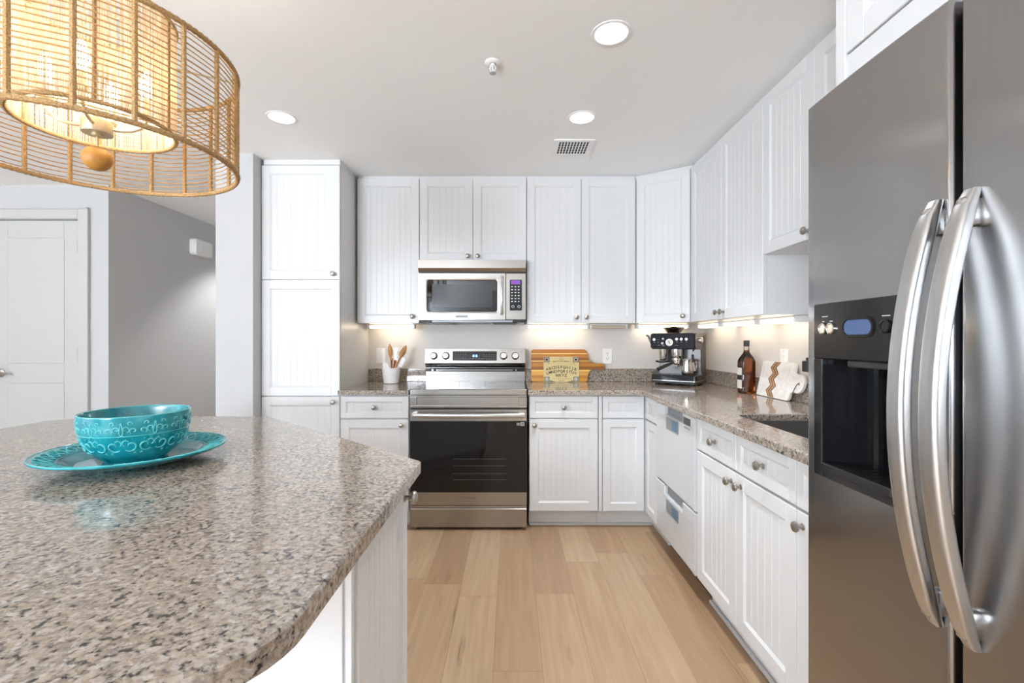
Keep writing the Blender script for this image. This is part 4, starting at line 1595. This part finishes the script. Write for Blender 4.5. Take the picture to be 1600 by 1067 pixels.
arc_text('ABCDEFGHIJK', .030, .1140, .40, .0222)
arc_text('LMNOPQRSTUV', .030, .0830, .40, .0222)
arc_text('WXYZ', .030, .0510, .9, .0222)
arc_text('1234567890', .0125, .0265, 9.0, .0165)
arc_text('MYSTIFYING ORACLE', .0105, .1615, .5, .0075)
for s, x, rz in (('YES', -.098, .12), ('NO', .098, -.12)):
    text(lm, s, .010, Matrix.Translation((x, -.0006, .143)) @ FRONT @ Matrix.Rotation(rz, 4, 'Z'))
text(lm, 'GOOD BYE', .0085, Matrix.Translation((0, -.0006, .0095)) @ FRONT)
lm.build('lettering', M['darkprint'], bd)
md = MB()
for x, z, mi in ((-.113, .174, 0), (.113, .174, 0), (-.113, .022, 1), (.113, .022, 1)):
    md.box(x - .022, x + .022, -.0012, .0002, z - .020, z + .020, .0003, mi)
    md.lathe([(.015, 0), (.015, .0008), (.012, .0008)], (x, -.0012, z), '-y', 20, 2, cap=False)
    md.lathe([(.007, 0), (.006, .0009), (0, .0009)], (x, -.0012, z), '-y', 14, 2 if mi else 3)
md.prism([(-.09, .001), (-.045, .001), (-.07, .010), (-.09, .014)], -.001, .0002, plane='xz', mi=1)
md.prism([(.09, .001), (.045, .001), (.07, .010), (.09, .014)], -.001, .0002, plane='xz', mi=1)
md.lathe([(.016, 0), (.016, .0006), (.013, .0006)], (0, 0, .180), '-y', 20, 0, sy=.5, cap=False)
md.build('corner_emblem', [M['greymed'], M['olive'], M['print'], M['darkprint']], bd)

# espresso machine
ER = -math.radians(38)
r = thing('espresso_machine', 'black and steel espresso machine with bean hopper in the counter corner', 'coffee machine', (1.154, 3.326, CT1 + .0003), ER)
r.scale = (1.08, 1.08, 1.03)
HWE = .150
for x in (-.115, .115):
    for y in (.03, .205):
        MB().lathe([(.016, 0), (.018, .004), (.018, .014)], (x, y, 0), seg=14).build('foot', M['mattblack'], r)
mb = MB()
mb.prism(rrect(-HWE, HWE, 0, .235, .018, 4), .014, .030)
mb.build('base', M['mattblack'], r)
MB().prism(rrect(-HWE - .001, HWE + .001, -.001, .236, .018, 4), .030, .034).build('base_trim', M['chrome'], r)
mb = MB()
mb.prism(rrect(-HWE, HWE, .0, .150, .016, 4), .034, .073, ch=.004)
for i in range(9):
    mb.box(-.125 + i * .029, -.112 + i * .029, .02, .125, .073, .0745)
mb.build('drip_tray', M['black'], r)
# back column, side walls, head
mb = MB()
mb.box(-HWE + .004, HWE - .004, .140, .234, .034, .352, .006)
mb.build('body', M['taupe'], r)
MB().box(-HWE + .012, HWE - .012, .134, .141, .075, .262).build('splash_panel', M['darksteel'], r)
mb = MB()
sec = [(.012, .252), (.000, .262), (-.004, .352), (.010, .362), (.150, .366), (.225, .366), (.232, .352), (.232, .262), (.150, .252)]
mb.prism(sec, -HWE + .004, HWE - .004, plane='yz')
hd = mb.build('head', M['taupe'], r)
mb = MB()
mb.loft([[(p[0], y, p[1]) for p in rrect(-HWE + i, HWE - .006 - i, .254 + i, .364 - i, .018, 4)] for i, y in ((.0, .03), (.0, -.008), (.004, -.013))])
fc = mb.build('control_panel', M['espresso'], r)
gm = MB().lathe([(.025, 0), (.025, .006), (.0225, .008)], (-.018, -.013, .300), '-y', 28)
ga = gm.build('pressure_gauge', M['chrome'], fc)
MB().lathe([(.0215, .0), (.0215, .001), (0, .001)], (-.018, -.0205, .300), '-y', 28).build('dial', M['labelwhite'], ga)
MB(Matrix.Translation((-.018, -.0225, .300)) @ Matrix.Rotation(-.6, 4, 'Y')).box(-.0012, .0012, -.001, .0005, -.012, .014).build('needle', M['darkprint'], ga)
for x, z in ((-.122, .320), (.030, .322), (.060, .322), (.092, .322)):
    MB().lathe([(.0105, 0), (.0105, .004), (.009, .006), (0, .006)], (x, -.013, z), '-y', 18).build('button', M['nickel'], fc)
kmb = MB().lathe([(.008, 0), (.008, .010), (0, .011)], (-.065, -.013, .293), '-y', 14).lathe([(.006, 0), (.006, .004), (0, .004)], (-.062, -.013, .325), '-y', 12)
kmb.build('grind_dial', M['nickel'], fc)
for x, z, w_ in ((-.122, .300, .008), (.030, .303, .006), (.060, .303, .008), (.092, .303, .005), (.020, .28, .004), (.033, .28, .004), (-.095, .32, .006), (-.095, .30, .006), (-.090, .28, .012), (-.06, .276, .014)):
    MB().box(x - w_ / 2, x + w_ / 2, -.0138, -.0129, z - .001, z + .001).build('marking', M['print'], fc)
# hopper
MB().lathe([(.042, .0), (.050, .003), (.055, .014), (.066, .028), (.069, .033)], (-.030, .10, .3665), seg=32, cap=False).build('bean_hopper', M['smoke'], r)
MB().lathe([(0, 0), (.071, 0), (.072, .003), (.066, .008), (.02, .009), (.018, .013), (0, .013)], (-.030, .10, .3998), seg=32).build('hopper_lid', M['taupe'], r)
MB().lathe([(.02, .001), (.044, .001), (.050, .014), (.0, .024)], (-.030, .10, .368), seg=24).build('coffee_beans', plain('roasted_beans', srgb(52, 30, 18), .5, noise=.4, nscale=300), r)
# tamping lever at left
MB().tube([(-.140, .05, .270), (-.163, .045, .292), (-.185, .04, .345), (-.198, .04, .350)], [.010, .009, .008, .008], 10, rx=[.007] * 4).build('tamp_lever', M['taupe'], r)
# grinder cradle, group head, portafilter
MB().lathe([(.030, .252), (.028, .215), (.024, .180), (.020, .170), (0, .170)], (-.088, .06, 0), seg=22).build('grinder_outlet', M['chrome'], r)
MB().tube([(-.125, .03, .165), (-.088, .02, .160), (-.05, .03, .165)], .007, 8).box(-.125, -.05, .025, .10, .158, .166, .003).build('portafilter_cradle', M['mattblack'], r)
MB().lathe([(.036, .253), (.036, .215), (.033, .195), (.030, .188), (0, .188)], (.0, .07, 0), seg=26).build('group_head', M['chrome'], r)
pf = MB().lathe([(.033, .187), (.034, .172), (.030, .150), (.012, .142), (.010, .128), (0, .128)], (.0, .07, 0), seg=24).build('portafilter', M['chrome'], r)
MB().tube([(-.012, .045, .158), (-.05, -.005, .135), (-.085, -.048, .112)], [.008, .012, .013], 12).build('portafilter_handle', M['mattblack'], pf)
MB().tube([(.118, .07, .262), (.120, .03, .235), (.124, .02, .18), (.142, -.005, .105)], [.006, .0055, .005, .004], 10).build('steam_wand', M['chrome'], r)
MB().tube([(.119, .026, .215), (.126, .014, .165)], .0085, 10).build('wand_grip', M['mattblack'], r)
MB().lathe([(.020, 0), (.020, .016), (.017, .022), (0, .022)], (HWE - .004, .075, .315), 'x', 20).build('steam_dial', M['chrome'], r)
MB().box(-.10, HWE - .01, .2345, .262, .05, .20, .008).build('water_tank', M['smoke'], r)
# milk jug on the drip tray
jm = Matrix.Translation((1.154, 3.326, CT1)) @ Matrix.Rotation(ER, 4, 'Z') @ Vector((.081, .067, .0772))
r = thing('milk_jug', 'polished steel milk jug on the drip tray of the coffee machine', 'jug', tuple(jm), ER)
MB().lathe([(0, 0), (.036, 0), (.040, .004), (.041, .03), (.038, .07), (.033, .095), (.036, .112), (.038, .113), (.035, .112), (.032, .095), (.037, .07), (.039, .03), (.036, .004), (0, .003)], seg=30).build('pitcher', M['chrome'], r, angle=50)
MB().tube([(.034, 0, .10), (.058, 0, .098), (.064, 0, .075), (.058, 0, .035), (.039, 0, .025)], .0045, 8, rx=.007).build('handle', M['chrome'], r)

# whiskey bottle
r = thing('whiskey_bottle', 'square-shouldered glass bottle of amber whiskey beside the marble board', 'bottle', (1.438, 2.845, CT1 + .0005), math.radians(4))


def octo(w, d_, z, r_):
    return [(p[0], p[1], z) for p in rrect(-w, w, -d_, d_, r_, 4)]


W2, D2 = .044, .034
rings = [octo(W2 - .004, D2 - .004, 0, .012), octo(W2, D2, .004, .014), octo(W2, D2, .190, .014), octo(W2 - .002, D2 - .002, .202, .014), octo(.034, .028, .220, .014), octo(.021, .020, .240, .013), octo(.0155, .0155, .252, .0125), octo(.0145, .0145, .285, .0125)]
MB().loft(rings).build('glass', M['bottleglass'], r, angle=30)
i_ = .0025
rings = [octo(W2 - .004 - i_, D2 - .004 - i_, .006, .011), octo(W2 - i_, D2 - i_, .010, .0125), octo(W2 - i_, D2 - i_, .190, .0125), octo(W2 - .002 - i_, D2 - .002 - i_, .2015, .0125), octo(.034 - i_, .028 - i_, .219, .0125), octo(.021 - i_, .020 - i_, .239, .0115), octo(.0155 - i_, .0155 - i_, .2515, .011), octo(.0128, .0128, .262, .0105)]
MB().loft(rings).build('liquid', M['whiskey'], r, angle=30)
MB().lathe([(.0165, 0), (.0168, .003), (.0168, .034), (.0155, .037), (0, .037)], (0, 0, .2855), seg=24).build('cap', M['mattblack'], r)
lb = MB()
lb.box(-W2 - .0012, -W2 - .0004, -.024, .024, .030, .155)
lb.box(-W2 - .0016, -W2 - .0011, -.024, .024, .082, .112, mi=1)
lb.box(-W2 - .0010, -W2 - .0004, -.024, .024, .16, .172, mi=1)
lb.box(-W2 - .0009, -W2 - .0003, -D2 + .012, -.023, .045, .14)
lb.build('paper_label', [M['labelwhite'], M['darkprint']], r)

# marble board with chevron inlay, leaning on the right wall
r = thing('marble_board', 'white marble serving board with wooden chevron inlay leaning on the right wall', 'serving board', (1.453, 2.762, CT1 + .0034), -PI / 2)
r.rotation_euler = (-math.radians(12.5), 0, -PI / 2)
ML, MH, MT = .318, .205, .013
outm = ([(0.006, 0)] + arc(ML - .02, .02, .02, -PI / 2, -.2, 4) + [(ML + .004, .04), (ML + .022, .052)]
        + arc(ML + .052, .098, .050, -2.0, 2.0, 14) + [(ML + .022, .146), (ML + .002, .156)] + arc(ML - .018, MH - .02, .02, .1, PI / 2, 4) + [(.006, MH), (0, MH - .006), (0, .006)])
hole = arc(ML + .060, .098, .009, 0, 2 * PI * 11 / 12, 11)
bo = MB().prism(outm, 0, MT, [hole], plane='xz').build('slab', M['marble'], r, angle=30)
cvx = MB()
NZ = 6
zs = [.002 + (MH - .004) * i / NZ for i in range(NZ + 1)]
u0 = .108
for wv_, mi in ((.0105, 0), (.0125, 1), (.0115, 0), (.0125, 1), (.0105, 0)):
    for i in range(NZ):
        def off(j):
            return -.017 if j % 2 else .017
        a0_, a1_ = u0 + off(i), u0 + off(i + 1)
        cvx.add([(a0_, -.0006, zs[i]), (a0_ + wv_, -.0006, zs[i]), (a1_ + wv_, -.0006, zs[i + 1]), (a1_, -.0006, zs[i + 1]),
                 (a0_, .0004, zs[i]), (a0_ + wv_, .0004, zs[i]), (a1_ + wv_, .0004, zs[i + 1]), (a1_, .0004, zs[i + 1])],
                [(0, 1, 2, 3), (4, 7, 6, 5), (0, 4, 5, 1), (1, 5, 6, 2), (2, 6, 7, 3), (3, 7, 4, 0)], mi)
    u0 += wv_
cvx.build('chevron_inlay', [M['wood_dark'], M['wood_light']], bo, smooth=False)
hx_, hz_ = ML + .060, .098
MB().tube([(hx_, .004, hz_ - .007), (hx_ - .002, -.004, hz_ + .002), (hx_ - .012, -.006, hz_ - .015), (hx_ - .022, -.008, hz_ - .05), (hx_ - .018, -.010, hz_ - .085)], .0022, 7).build('hanging_cord', M['leather'], r)
